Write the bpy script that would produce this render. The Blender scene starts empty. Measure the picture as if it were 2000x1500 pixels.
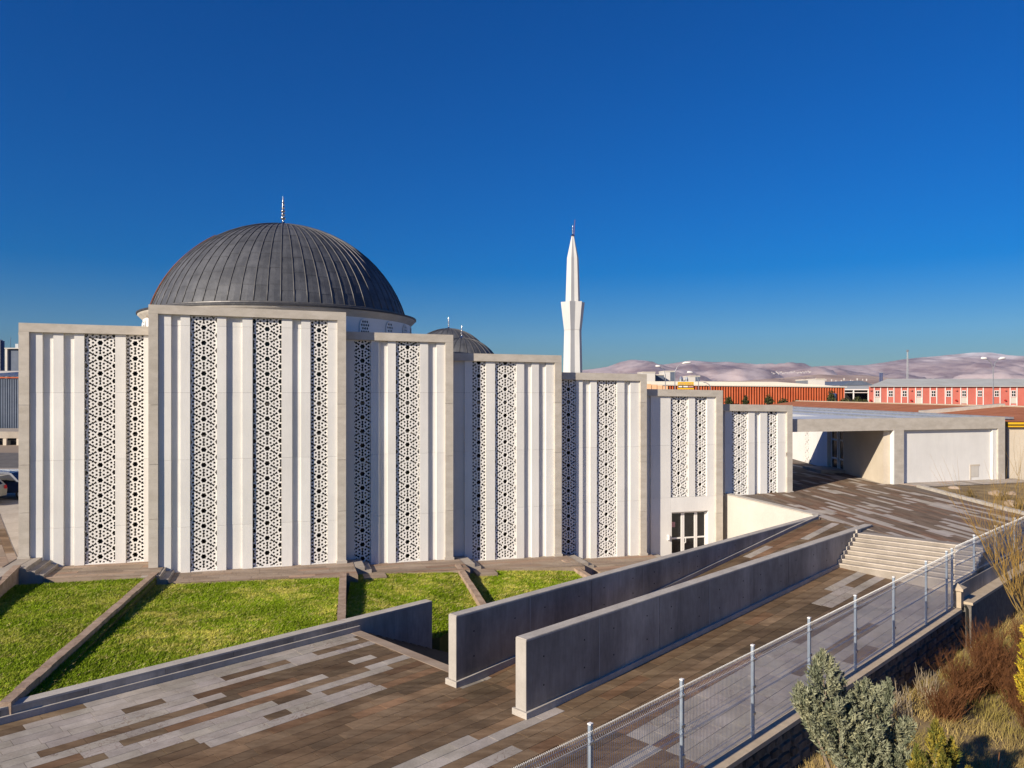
import bpy, bmesh, math, random
import numpy as np
from mathutils import Vector, Matrix, noise as mnoise
from mathutils.geometry import delaunay_2d_cdt

random.seed(7); RNG = np.random.default_rng(7)
S = bpy.context.scene
C = S.collection
R2 = math.sqrt(2.0)

# ------------------------------------------------------------------ camera
cam_d = bpy.data.cameras.new('camera'); cam = bpy.data.objects.new('camera', cam_d); C.objects.link(cam)
cam.location = (0, 0, 7.5); cam.rotation_euler = (math.radians(90), 0, 0)
cam_d.sensor_fit = 'HORIZONTAL'; cam_d.sensor_width = 36; cam_d.lens = 36*1480/2000
cam_d.shift_y = 17/2000; cam_d.clip_start = .1; cam_d.clip_end = 40000
S.camera = cam

# ------------------------------------------------------------------ sky and sun
SUN_EL = math.radians(25.0)
TRAV = Vector((.728, .685, 0)).normalized()           # where the light travels to, in plan
W = bpy.data.worlds.new('World'); S.world = W; W.use_nodes = True
nt = W.node_tree; nt.nodes.clear()
sky = nt.nodes.new('ShaderNodeTexSky'); sky.sky_type = 'NISHITA'; sky.sun_disc = False
sky.sun_elevation = SUN_EL; sky.sun_rotation = math.atan2(-TRAV.x, -TRAV.y)
sky.altitude = 1000; sky.air_density = 1.5; sky.dust_density = .2; sky.ozone_density = 6.0
hsv = nt.nodes.new('ShaderNodeHueSaturation'); hsv.inputs['Saturation'].default_value = 1.7
hsv.inputs['Value'].default_value = 1.0
mul = nt.nodes.new('ShaderNodeMix'); mul.data_type = 'RGBA'; mul.blend_type = 'MULTIPLY'; mul.inputs['Factor'].default_value = 1; mul.inputs['B'].default_value = (.45, .67, 1.07, 1)
bg = nt.nodes.new('ShaderNodeBackground'); bg.inputs['Strength'].default_value = .055
wo = nt.nodes.new('ShaderNodeOutputWorld')
nt.links.new(sky.outputs[0], hsv.inputs['Color']); nt.links.new(hsv.outputs[0], mul.inputs['A']); nt.links.new(mul.outputs['Result'], bg.inputs[0]); nt.links.new(bg.outputs[0], wo.inputs[0])
sun_d = bpy.data.lights.new('sun', 'SUN'); sun_d.energy = 4.5; sun_d.angle = math.radians(.5); sun_d.color = (1, .89, .73)
sun = bpy.data.objects.new('sun', sun_d); C.objects.link(sun)
ldir = Vector((TRAV.x*math.cos(SUN_EL), TRAV.y*math.cos(SUN_EL), -math.sin(SUN_EL)))
sun.rotation_euler = ldir.to_track_quat('-Z', 'Y').to_euler(); sun.location = (-30, -30, 40)
S.view_settings.view_transform = 'Standard'; S.view_settings.look = 'None'
S.view_settings.exposure = .55; S.view_settings.gamma = 1; S.view_settings.use_curve_mapping = False
S.render.engine = 'CYCLES'
S.cycles.use_denoising = True; S.cycles.max_bounces = 6; S.cycles.diffuse_bounces = 3; S.cycles.glossy_bounces = 3
S.cycles.transparent_max_bounces = 8; S.cycles.volume_bounces = 0; S.cycles.sample_clamp_indirect = 6

# ------------------------------------------------------------------ materials
MATS = {}
def mat(name, c1, c2=None, scale=3.0, rough=.8, bump=0.0, bscale=None, tint=False, stretch=(1, 1, 1), rotz=0.0, metal=0.0,
        detail=5, lo=.35, hi=.65, vein=None, spec=.2, fine=0.0, patch=0.0, snow=None):
    m = bpy.data.materials.new(name); m.use_nodes = True; n = m.node_tree.nodes; l = m.node_tree.links
    b = n['Principled BSDF']; b.inputs['Roughness'].default_value = rough; b.inputs['Metallic'].default_value = metal
    b.inputs['Specular IOR Level'].default_value = spec
    geo = n.new('ShaderNodeNewGeometry'); mp = n.new('ShaderNodeMapping'); mp.inputs['Scale'].default_value = stretch
    mp.inputs['Rotation'].default_value = (0, 0, rotz); l.new(geo.outputs['Position'], mp.inputs['Vector'])
    nz = n.new('ShaderNodeTexNoise'); nz.inputs['Scale'].default_value = scale; nz.inputs['Detail'].default_value = detail
    nz.inputs['Roughness'].default_value = .62
    l.new(mp.outputs[0], nz.inputs['Vector'])
    cr = n.new('ShaderNodeValToRGB'); cr.color_ramp.elements[0].position = lo; cr.color_ramp.elements[1].position = hi
    cr.color_ramp.elements[0].color = (*c1, 1); cr.color_ramp.elements[1].color = (*(c2 or c1), 1)
    l.new(nz.outputs['Fac'], cr.inputs['Fac']); col = cr.outputs['Color']
    if vein:
        vn = n.new('ShaderNodeTexNoise'); vn.inputs['Scale'].default_value = vein[1]; vn.inputs['Detail'].default_value = 6
        vn.inputs['Distortion'].default_value = 1.2; l.new(mp.outputs[0], vn.inputs['Vector'])
        sb = n.new('ShaderNodeMath'); sb.operation = 'SUBTRACT'; sb.inputs[1].default_value = .5; l.new(vn.outputs['Fac'], sb.inputs[0])
        ab = n.new('ShaderNodeMath'); ab.operation = 'ABSOLUTE'; l.new(sb.outputs[0], ab.inputs[0])
        vr = n.new('ShaderNodeMapRange'); vr.inputs['From Min'].default_value = 0; vr.inputs['From Max'].default_value = vein[2]
        vr.inputs['To Min'].default_value = vein[3]; vr.inputs['To Max'].default_value = 0; l.new(ab.outputs[0], vr.inputs['Value'])
        pn = n.new('ShaderNodeTexNoise'); pn.inputs['Scale'].default_value = .5; l.new(geo.outputs['Position'], pn.inputs['Vector'])
        pr = n.new('ShaderNodeMapRange'); pr.inputs['From Min'].default_value = .48; pr.inputs['From Max'].default_value = .6; l.new(pn.outputs['Fac'], pr.inputs['Value'])
        pm = n.new('ShaderNodeMath'); pm.operation = 'MULTIPLY'; l.new(vr.outputs[0], pm.inputs[0]); l.new(pr.outputs[0], pm.inputs[1])
        mx = n.new('ShaderNodeMix'); mx.data_type = 'RGBA'; l.new(pm.outputs[0], mx.inputs['Factor']); l.new(col, mx.inputs['A'])
        mx.inputs['B'].default_value = (*vein[0], 1); col = mx.outputs['Result']
    if fine:
        fn = n.new('ShaderNodeTexNoise'); fn.inputs['Scale'].default_value = scale*14; fn.inputs['Detail'].default_value = 3; l.new(mp.outputs[0], fn.inputs['Vector'])
        fr = n.new('ShaderNodeMapRange'); fr.inputs['To Min'].default_value = 1-fine; fr.inputs['To Max'].default_value = 1+fine
        fr.inputs['From Min'].default_value = .3; fr.inputs['From Max'].default_value = .7; l.new(fn.outputs['Fac'], fr.inputs['Value'])
        mf = n.new('ShaderNodeMix'); mf.data_type = 'RGBA'; mf.blend_type = 'MULTIPLY'; mf.inputs['Factor'].default_value = 1
        cc = n.new('ShaderNodeCombineColor'); [l.new(fr.outputs[0], cc.inputs[i]) for i in range(3)]
        l.new(col, mf.inputs['A']); l.new(cc.outputs[0], mf.inputs['B']); col = mf.outputs['Result']
    if snow:
        sx = n.new('ShaderNodeSeparateXYZ'); l.new(geo.outputs['Position'], sx.inputs[0])
        sm = n.new('ShaderNodeMapRange'); sm.inputs['From Min'].default_value = snow[0]; sm.inputs['From Max'].default_value = snow[1]; l.new(sx.outputs['Z'], sm.inputs['Value'])
        sn = n.new('ShaderNodeMath'); sn.operation = 'MULTIPLY'; l.new(sm.outputs[0], sn.inputs[0]); l.new(nz.outputs['Fac'], sn.inputs[1])
        s2 = n.new('ShaderNodeMapRange'); s2.inputs['From Min'].default_value = .2; s2.inputs['From Max'].default_value = .5; s2.inputs['To Max'].default_value = .8; l.new(sn.outputs[0], s2.inputs['Value'])
        ms = n.new('ShaderNodeMix'); ms.data_type = 'RGBA'; l.new(s2.outputs[0], ms.inputs['Factor']); l.new(col, ms.inputs['A']); ms.inputs['B'].default_value = (.78, .75, .74, 1); col = ms.outputs['Result']
    if patch:
        fn = n.new('ShaderNodeTexNoise'); fn.inputs['Scale'].default_value = .45; fn.inputs['Detail'].default_value = 7; fn.inputs['Roughness'].default_value = .7; l.new(geo.outputs['Position'], fn.inputs['Vector'])
        fr = n.new('ShaderNodeMapRange'); fr.inputs['To Min'].default_value = 1-patch; fr.inputs['To Max'].default_value = 1+patch*.7
        fr.inputs['From Min'].default_value = .36; fr.inputs['From Max'].default_value = .64; l.new(fn.outputs['Fac'], fr.inputs['Value'])
        mf = n.new('ShaderNodeMix'); mf.data_type = 'RGBA'; mf.blend_type = 'MULTIPLY'; mf.inputs['Factor'].default_value = 1
        cc = n.new('ShaderNodeCombineColor'); [l.new(fr.outputs[0], cc.inputs[i]) for i in range(3)]
        l.new(col, mf.inputs['A']); l.new(cc.outputs[0], mf.inputs['B']); col = mf.outputs['Result']
    if tint:
        at = n.new('ShaderNodeAttribute'); at.attribute_name = 'tint'
        mt = n.new('ShaderNodeMix'); mt.data_type = 'RGBA'; mt.blend_type = 'MULTIPLY'; mt.inputs['Factor'].default_value = 1
        l.new(col, mt.inputs['A']); l.new(at.outputs['Color'], mt.inputs['B']); col = mt.outputs['Result']
    l.new(col, b.inputs['Base Color'])
    if bump:
        bn = n.new('ShaderNodeTexNoise'); bn.inputs['Scale'].default_value = bscale or scale*6; bn.inputs['Detail'].default_value = 4
        l.new(mp.outputs[0], bn.inputs['Vector'])
        bp = n.new('ShaderNodeBump'); bp.inputs['Strength'].default_value = bump; bp.inputs['Distance'].default_value = .02
        l.new(bn.outputs['Fac'], bp.inputs['Height']); l.new(bp.outputs[0], b.inputs['Normal'])
    MATS[name] = m
    return m

mat('white_panel', (.765, .74, .695), (.82, .795, .745), 1.6, .75, .05, 30, stretch=(1, 1, .12), fine=.02, tint=True, patch=.05)
mat('lattice_white', (.80, .77, .72), (.85, .82, .77), 1.5, .7)
mat('frame_concrete', (.48, .43, .36), (.58, .525, .45), 1.6, .85, .15, 40, stretch=(1, 1, 2.2), fine=.05, tint=True)
mat('wall_concrete', (.30, .26, .215), (.47, .41, .34), 1.1, .8, .18, 22, stretch=(1, 1, .16), fine=.08, lo=.36, hi=.64, tint=True, patch=.25)
mat('wall_end', (.36, .33, .29), (.43, .395, .35), 1.5, .85, .15, 30, fine=.04)
mat('coping_concrete', (.40, .36, .31), (.50, .455, .395), 2, .88, .3, 40, fine=.08)
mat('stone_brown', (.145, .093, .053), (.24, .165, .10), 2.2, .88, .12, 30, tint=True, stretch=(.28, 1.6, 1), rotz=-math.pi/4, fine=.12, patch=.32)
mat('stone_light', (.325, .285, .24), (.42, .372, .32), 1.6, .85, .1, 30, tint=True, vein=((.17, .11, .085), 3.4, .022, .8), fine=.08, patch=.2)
mat('plaza_brown', (.155, .108, .075), (.235, .172, .122), 2.2, .78, .1, 30, tint=True, stretch=(1.6, .3, 1), fine=.10)
mat('plaza_light', (.36, .315, .27), (.46, .405, .35), 1.6, .75, .1, 30, tint=True, fine=.06)
mat('path_stone', (.27, .20, .145), (.37, .29, .222), 1.2, .8, .1, 30, tint=True, stretch=(.5, 1.5, 1), fine=.06)
mat('mortar', (.13, .105, .085), (.19, .155, .125), 5, .95)
mat('step_stone', (.33, .285, .235), (.43, .375, .315), 1.5, .8, .12, 30, tint=True, fine=.06)
mat('divider_stone', (.27, .19, .135), (.42, .31, .23), 3.5, .9, .6, 18, fine=.12)
mat('soil_green', (.055, .068, .016), (.105, .105, .03), 1.3, .95, .3, 30)
mat('grass_blade', (.9, .9, .9), (1, 1, 1), 2, .75, tint=True, spec=.15)
mat('garden_soil', (.17, .12, .065), (.30, .22, .115), 1.1, .95, .5, 14, fine=.15)
mat('straw', (.9, .9, .9), (1, 1, 1), 2, .85, tint=True, spec=.1)
mat('leaf', (.92, .92, .92), (1, 1, 1), 2, .8, tint=True, spec=.12)
mat('gravel', (.3, .25, .2), (.4, .34, .28), 5, .95)
mat('bark', (.19, .145, .10), (.33, .26, .19), 9, .9, .5, 30, stretch=(1, 1, .3))
mat('pale_bark', (.42, .37, .30), (.55, .49, .41), 9, .9, .4, 30, stretch=(1, 1, .3))
mat('willow_bark', (.17, .12, .05), (.30, .21, .08), 6, .8, .3, 30)
mat('twig_red', (.13, .055, .022), (.24, .105, .042), 6, .9)
mat('granite_shade', (.012, .012, .015), (.02, .02, .025), 8, .7, spec=.1)  # dark stair stone, with the well's deep shadow put into its colour
mat('willow_twig', (.36, .22, .05), (.52, .33, .09), 6, .8)
mat('dry_stalk', (.36, .29, .19), (.52, .43, .30), 6, .9)
mat('lead', (.062, .065, .074), (.108, .111, .121), 1.4, .58, .25, 9, metal=.1, tint=True, fine=.12, spec=.3)
mat('lead_seam', (.10, .097, .098), (.14, .135, .132), 3, .45, metal=.3)
mat('lead_dark', (.05, .05, .055), (.08, .078, .08), 3, .5, metal=.3)
mat('flashing', (.45, .46, .48), (.6, .61, .63), 4, .25, metal=.9)
mat('silver', (.62, .60, .57), (.72, .70, .66), 3, .22, metal=1)
mat('white_paint', (.80, .77, .73), (.84, .81, .77), 1, .6)
mat('minaret_white', (.57, .56, .535), (.62, .605, .58), 1.2, .75, stretch=(1, 1, .15), patch=.05)
mat('cream_render', (.57, .53, .47), (.63, .59, .525), .8, .85, .08, 40, fine=.03)
mat('beige_render', (.56, .48, .375), (.62, .54, .43), .8, .85, .08, 40, fine=.03)
mat('glass_dark', (.009, .009, .011), (.015, .015, .018), 2, .12, spec=.35)
mat('flat_roof', (.24, .23, .22), (.3, .29, .275), .4, .9)
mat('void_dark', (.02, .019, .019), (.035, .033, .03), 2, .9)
mat('inner_slab', (.42, .36, .29), (.5, .43, .35), 2, .9)
mat('rust', (.20, .075, .04), (.31, .13, .07), 8, .9)
mat('galvanised', (.50, .53, .56), (.60, .63, .66), 5, .38, metal=.75)
mat('fence_wire', (.70, .69, .66), (.78, .77, .74), 5, .55)
mat('post_paint', (.30, .36, .43), (.40, .46, .53), 4, .4, metal=.35)
mat('rubble_stone', (.085, .07, .058), (.17, .145, .12), 4, .9, .5, 22, tint=True, fine=.12)
mat('wall_mortar', (.13, .115, .10), (.19, .17, .15), 6, .95, .4, 30)
mat('sand_coping', (.42, .335, .24), (.51, .415, .305), 3, .88, .3, 40, fine=.06)
mat('roof_membrane', (.46, .49, .53), (.56, .58, .61), .35, .55)
mat('red_tile', (.36, .125, .05), (.46, .175, .08), .8, .85, .3, 20, fine=.1)
mat('yellow_paint', (.75, .42, .02), (.8, .47, .03), 1, .5)
mat('orange_paint', (.45, .095, .035), (.54, .135, .055), .5, .55)
mat('orange_light', (.78, .45, .25), (.84, .5, .3), .5, .6)
mat('pink_paint', (.56, .15, .11), (.64, .19, .14), .3, .75, tint=True)
mat('roof_grey', (.42, .42, .38), (.5, .5, .46), .3, .7)
mat('pale_roof', (.62, .57, .48), (.70, .64, .55), .1, .75)
mat('blue_clad', (.10, .125, .17), (.135, .16, .21), .5, .55)
mat('blue_paint', (.03, .06, .16), (.04, .08, .2), 1, .5)
mat('steel_grey', (.36, .37, .38), (.46, .47, .48), 2, .4, metal=.6)
mat('asphalt', (.12, .11, .10), (.17, .155, .14), 1.2, .95, .2, 40, fine=.08)
mat('yard', (.34, .29, .235), (.44, .385, .32), .5, .95, .2, 20, fine=.08)
mat('far_ground', (.26, .20, .145), (.36, .285, .21), .01, .95)
mat('mountain_earth', (.22, .15, .145), (.50, .40, .375), .0035, .98, stretch=(1, .4, 3.2), lo=.4, hi=.62, detail=10, snow=(225, 390))
mat('foothill_earth', (.27, .18, .13), (.50, .37, .28), .006, .98, stretch=(1, .4, 3), detail=8)
mat('town_white', (.60, .565, .52), (.68, .65, .6), .05, .8)
mat('car_blue', (.012, .02, .05), (.016, .026, .06), 1, .22, spec=.6)
mat('car_white', (.30, .275, .22), (.36, .33, .27), 1, .35)
mat('tyre', (.02, .02, .02), (.03, .03, .03), 5, .9)
mat('red_plastic', (.4, .02, .02), (.45, .03, .03), 3, .3)
mat('black_paint', (.015, .015, .015), (.02, .02, .02), 3, .6)
mat('notice_red', (.45, .12, .13), (.7, .5, .48), 60, .7)
mat('bush_dark', (.9, .9, .9), (1, 1, 1), 1, .9, tint=True)

# ------------------------------------------------------------------ mesh helpers
class MB:
    """collects faces; build() links them as one mesh object"""
    def __init__(s): s.v = []; s.f = []; s.t = []; s.m = []
    def add(s, vs, fs, tint=None, mi=0):
        o = len(s.v); s.v += [tuple(p) for p in vs]
        for f in fs: s.f.append(tuple(i+o for i in f)); s.t.append(tint); s.m.append(mi)
        return s
    def prism(s, poly, z0, z1, tint=None, mi=0):
        """poly: plan points counter-clockwise; z0/z1 numbers or one value per point"""
        n = len(poly); a = [z0]*n if not hasattr(z0, '__len__') else z0; b = [z1]*n if not hasattr(z1, '__len__') else z1
        vs = [(p[0], p[1], a[i]) for i, p in enumerate(poly)] + [(p[0], p[1], b[i]) for i, p in enumerate(poly)]
        fs = [tuple(range(n-1, -1, -1)), tuple(range(n, 2*n))] + [(i, (i+1) % n, n+(i+1) % n, n+i) for i in range(n)]
        return s.add(vs, fs, tint, mi)
    def box(s, x0, x1, y0, y1, z0, z1, tint=None, mi=0):
        return s.prism([(x0, y0), (x1, y0), (x1, y1), (x0, y1)], z0, z1, tint, mi)
    def tube(s, pts, rad, n=6, tint=None, mi=0, cap=True):
        pts = [Vector(p) for p in pts]; k = len(pts); rad = [rad]*k if not hasattr(rad, '__len__') else rad
        vs = []; prev = None
        for i, p in enumerate(pts):
            d = (pts[min(i+1, k-1)]-pts[max(i-1, 0)])
            d = d.normalized() if d.length > 1e-9 else Vector((0, 0, 1))
            a = prev if prev is not None else (Vector((1, 0, 0)) if abs(d.x) < .8 else Vector((0, 1, 0)))
            a = (a-d*a.dot(d)); a = a.normalized() if a.length > 1e-6 else d.orthogonal().normalized(); prev = a
            b = d.cross(a)
            for j in range(n):
                an = 2*math.pi*j/n; vs.append(p+(a*math.cos(an)+b*math.sin(an))*rad[i])
        fs = [(i*n+j, i*n+(j+1) % n, (i+1)*n+(j+1) % n, (i+1)*n+j) for i in range(k-1) for j in range(n)]
        if cap: fs += [tuple(range(n-1, -1, -1)), tuple(range((k-1)*n, k*n))]
        return s.add(vs, fs, tint, mi)
    def lathe(s, cx, cy, prof, n=24, tint=None, mi=0):
        vs = [(cx+r*math.cos(2*math.pi*j/n), cy+r*math.sin(2*math.pi*j/n), z) for r, z in prof for j in range(n)]
        fs = [(i*n+j, i*n+(j+1) % n, (i+1)*n+(j+1) % n, (i+1)*n+j) for i in range(len(prof)-1) for j in range(n)]
        return s.add(vs, fs, tint, mi)
    def build(s, name, m, parent=None, smooth=False):
        me = bpy.data.meshes.new(name); me.from_pydata([tuple(p) for p in s.v], [], s.f)
        ms = m if isinstance(m, (list, tuple)) else [m]
        for k in ms: me.materials.append(MATS[k])
        if len(ms) > 1: me.polygons.foreach_set('material_index', s.m)
        if any(t is not None for t in s.t) or any(MATS[k].node_tree.nodes.get('Attribute') for k in ms):
            at = me.color_attributes.new('tint', 'FLOAT_COLOR', 'CORNER'); buf = []
            for f, t in zip(s.f, s.t):
                c = (1, 1, 1) if t is None else ((t, t, t) if not hasattr(t, '__len__') else t)
                buf += [c[0], c[1], c[2], 1.0]*len(f)
            at.data.foreach_set('color', buf)
        if smooth: me.polygons.foreach_set('use_smooth', [True]*len(s.f))
        me.update()
        o = bpy.data.objects.new(name, me); C.objects.link(o); o.parent = parent
        return o

def soup(name, verts, tints, m, parent=None, per=3):
    """big loose-triangle mesh from numpy: verts (N,per,3), tints (N,3)"""
    N = len(verts); me = bpy.data.meshes.new(name)
    me.vertices.add(N*per); me.vertices.foreach_set('co', np.ascontiguousarray(verts, dtype=np.float32).ravel())
    me.loops.add(N*per); me.loops.foreach_set('vertex_index', np.arange(N*per, dtype=np.int32))
    me.polygons.add(N); me.polygons.foreach_set('loop_start', np.arange(0, N*per, per, dtype=np.int32))
    me.update(calc_edges=True)
    at = me.color_attributes.new('tint', 'FLOAT_COLOR', 'CORNER')
    col = np.ones((N*per, 4), dtype=np.float32); col[:, :3] = np.repeat(tints, per, axis=0)
    at.data.foreach_set('color', col.ravel())
    me.materials.append(MATS[m]); me.validate()
    o = bpy.data.objects.new(name, me); C.objects.link(o); o.parent = parent
    return o

def tag(o, label=None, cat=None, group=None, kind=None):
    if label: o['label'] = label
    if cat: o['category'] = cat
    if group: o['group'] = group
    if kind: o['kind'] = kind
    return o
def thing(name, loc, label, cat, group=None):
    o = bpy.data.objects.new(name, None); C.objects.link(o); o.location = (0, 0, 0); o.empty_display_size = .3
    return tag(o, label, cat, group)
def struct(o, label=None):
    return tag(o, label, kind='structure')

def sw(s, w): return ((s+w)/R2, (s-w)/R2)             # the terrace axes: s runs along the ramp walls, w across them
def swprism(mb, s0, s1, w0, w1, z0, z1, tint=None, mi=0):
    # z0,z1 may be functions of (s,w)
    cs = [(s0, w0), (s0, w1), (s1, w1), (s1, w0)]
    P = [sw(*c) for c in cs]
    area = sum(P[i][0]*P[(i+1) % 4][1]-P[(i+1) % 4][0]*P[i][1] for i in range(4))
    if area < 0: cs = cs[::-1]; P = P[::-1]
    f = lambda z: [z(*c) for c in cs] if callable(z) else z
    return mb.prism(P, f(z0), f(z1), tint, mi)

def clip_convex(poly, clip):
    out = list(poly)
    for i in range(len(clip)):
        a = clip[i]; b = clip[(i+1) % len(clip)]; inp = out; out = []
        if not inp: return []
        side = lambda p: (b[0]-a[0])*(p[1]-a[1])-(b[1]-a[1])*(p[0]-a[0])
        for j in range(len(inp)):
            p = inp[j]; q = inp[(j+1) % len(inp)]; sp, sq = side(p), side(q)
            if sp >= 0: out.append(p)
            if (sp >= 0) != (sq >= 0):
                t = sp/(sp-sq); out.append((p[0]+(q[0]-p[0])*t, p[1]+(q[1]-p[1])*t))
    return out
def parea(P): return .5*sum(P[i][0]*P[(i+1) % len(P)][1]-P[(i+1) % len(P)][0]*P[i][1] for i in range(len(P)))

def paving(parent, clip, zf, origin, d, rowlen, rows, mats, rw=.34, lmin=.5, lmax=1.0, plight=.3, keep=300, gap=.005, run=3.0, brown_range=(.62, 1.12)):
    """stone slabs laid in rows along d, cut to the convex outline; the nearest `keep` are slabs of their own, the rest one mesh"""
    if parea(clip) < 0: clip = clip[::-1]
    nrm = (-d[1], d[0]); slabs = []
    for r in range(rows):
        x = -random.random(); pf = plight if callable(plight) else (lambda a, b: plight); here = lambda x: pf(origin[0]+d[0]*x+nrm[0]*r*rw, origin[1]+d[1]*x+nrm[1]*r*rw); light = random.random() < here(0); left = random.expovariate(1/run); base = random.uniform(*brown_range)
        hue = random.choice([(1, 1, 1), (1, 1, 1), (1.03, .98, .94), (.98, 1.0, .98), (1.06, .94, .88)])
        while x < rowlen:
            L = random.uniform(lmin, lmax)
            if left <= 0:
                light = random.random() < here(x); left = random.expovariate(1/run)*(.75 if light else 1.25); base = random.uniform(*brown_range)
                hue = random.choice([(1, 1, 1), (1, 1, 1), (1.03, .98, .94), (.98, 1.0, .98), (1.08, .93, .86)])
            a0, a1 = x+gap, x+L-gap; b0, b1 = r*rw+gap, (r+1)*rw-gap
            P = [(origin[0]+d[0]*a+nrm[0]*b, origin[1]+d[1]*a+nrm[1]*b) for a, b in ((a0, b0), (a1, b0), (a1, b1), (a0, b1))]
            P = clip_convex(P, clip)
            if len(P) >= 3 and parea(P) > .004:
                t = random.uniform(.9, 1.06)*(1 if light else base)
                tt = (t, t*random.uniform(.98, 1.01), t*random.uniform(.96, 1.02)) if light else (t*hue[0], t*hue[1], t*hue[2])
                cx = sum(p[0] for p in P)/len(P); cy = sum(p[1] for p in P)/len(P)
                slabs.append((math.hypot(cx, cy), P, light, tt, random.uniform(0, .004)))
            x += L; left -= L
    slabs.sort(key=lambda q: q[0]); rest = MB()
    for i, (dist, P, light, tt, j) in enumerate(slabs):
        mb = MB() if i < keep else rest
        top = [zf(*p)+j for p in P]
        mb.prism(P, [z-.03 for z in top], top, tt, 1 if light else 0)
        if i < keep:
            mb.m = [0]*len(mb.m); mb.build('paving_slab', mats[1 if light else 0], parent)
    if rest.v: tag(rest.build('far_paving_slabs', list(mats), parent), kind='stuff')

def vnoise(p, sc): return np.array([mnoise.noise(Vector((float(a)*sc, float(b)*sc, 3.7))) for a, b in p])
# ------------------------------------------------------------------ the setting: ground, terraces, lawns
def zlane(x, y):
    s = (x+y)/R2; w = (x-y)/R2
    if s <= 13.5: return 0.0
    r = min(1, max(0, (w+12.1)/4.4))
    return (s-13.5)/17.1*(.6*(1-r)+.27*r)
def zramp(x, y):
    s = (x+y)/R2
    return max(0, min(1.72, (s-13.5)/20.1*1.70))
def zplaza(x, y): return 1.68+.016*(x-15.8)+.0168*(y-30.1)
E_ = Vector((.95783, .28735)); N_ = Vector((.28735, -.95783))   # along the mosque front / out of it

# one sheet to the horizon: low by the court and garden, higher behind the buildings
xs = [-20000, -3000, -300, -80, -40, -20, 0, 20, 40, 80, 300, 3000, 20000]; ys = [-400, -40, 0, 20, 38, 47, 60, 120, 400, 1500, 6000, 20000]
gz = lambda x, y: -2.4 if y <= 38 else (.55 if y == 47 else (1.3 if y < 400 else 1.3))
mb = MB(); mb.add([(x, y, gz(x, y)) for y in ys for x in xs], [(j*len(xs)+i, j*len(xs)+i+1, (j+1)*len(xs)+i+1, (j+1)*len(xs)+i) for j in range(len(ys)-1) for i in range(len(xs)-1)])
struct(mb.build('ground', 'far_ground'))

# foreground terrace
def pave_base(name, clip, zf, m='mortar', drop=.014, depth=.5):
    if parea(clip) < 0: clip = clip[::-1]
    mb = MB(); mb.prism(clip, [zf(*p)-depth for p in clip], [zf(*p)-drop for p in clip])
    return struct(mb.build(name, m))
U = (1/R2, 1/R2)
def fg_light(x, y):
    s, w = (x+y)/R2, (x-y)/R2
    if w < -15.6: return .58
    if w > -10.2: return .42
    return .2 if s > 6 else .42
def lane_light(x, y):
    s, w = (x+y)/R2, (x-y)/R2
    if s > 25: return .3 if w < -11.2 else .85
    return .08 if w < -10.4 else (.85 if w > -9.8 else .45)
fg = [sw(.5, -20.28), sw(.5, -8.3), sw(13.5, -8.02), sw(13.5, -20.28)]
o = pave_base('pavement', fg, lambda x, y: 0)
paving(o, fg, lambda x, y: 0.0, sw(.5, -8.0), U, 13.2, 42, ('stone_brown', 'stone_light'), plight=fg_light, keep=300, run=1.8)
lane = [sw(13.5, -12.1), sw(13.5, -8.02), sw(22, -7.85), sw(30.7, -7.68), sw(30.7, -12.1)]
mb = MB()
for a, b in ((13.5, 18), (18, 22), (22, 26), (26, 30.7)):
    swprism(mb, a, b, -12.1, -7.75, -.6, lambda s, w: zlane(*sw(s, w))-.014)
o = struct(mb.build('lower_walk', 'mortar'))
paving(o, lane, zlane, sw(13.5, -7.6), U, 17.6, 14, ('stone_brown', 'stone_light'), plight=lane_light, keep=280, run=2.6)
rp = [sw(13.5, -14.66), sw(13.5, -12.44), sw(34.3, -12.44), sw(34.3, -14.66)]
o = pave_base('ramp_path', rp, zramp)
paving(o, rp, zramp, sw(13.5, -12.4), U, 21, 9, ('stone_brown', 'stone_light'), plight=.36, keep=150, run=2.0)

# stair opening beside the terrace
struct(MB().prism([sw(13.15, -20.25), sw(13.15, -14.6), sw(13.5, -14.6), sw(13.5, -20.25)][::-1] if parea([sw(13.15, -20.25), sw(13.15, -14.6), sw(13.5, -14.6), sw(13.5, -20.25)]) < 0 else [sw(13.15, -20.25), sw(13.15, -14.6), sw(13.5, -14.6), sw(13.5, -20.25)], -1.6, .012).build('stair_edging', 'path_stone'))
st = struct(bpy.data.objects.new('court_stairs', None)); C.objects.link(st)
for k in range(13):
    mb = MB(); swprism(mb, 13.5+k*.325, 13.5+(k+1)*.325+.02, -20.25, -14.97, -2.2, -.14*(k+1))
    so = mb.build('step', 'granite_shade', st)
    mb = MB(); swprism(mb, 13.5+(k+1)*.325+.008, 13.5+(k+1)*.325+.021, -20.24, -14.98, -.14*(k+1)-.03, -.14*(k+1)+.002); mb.build('nosing', 'granite_shade', so)  # nosings coloured as dark as the steps, deepening the slot's painted shade
cf = [sw(17.7, -20.25), sw(17.7, -14.97), (13.7, 34.8), (11.7, 41.9), (7.0, 40.2), (-8, 36)]
mb = MB(); mb.prism(cf if parea(cf) > 0 else cf[::-1], -2.3, -1.82); o = struct(mb.build('court_floor', 'path_stone'))

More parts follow.
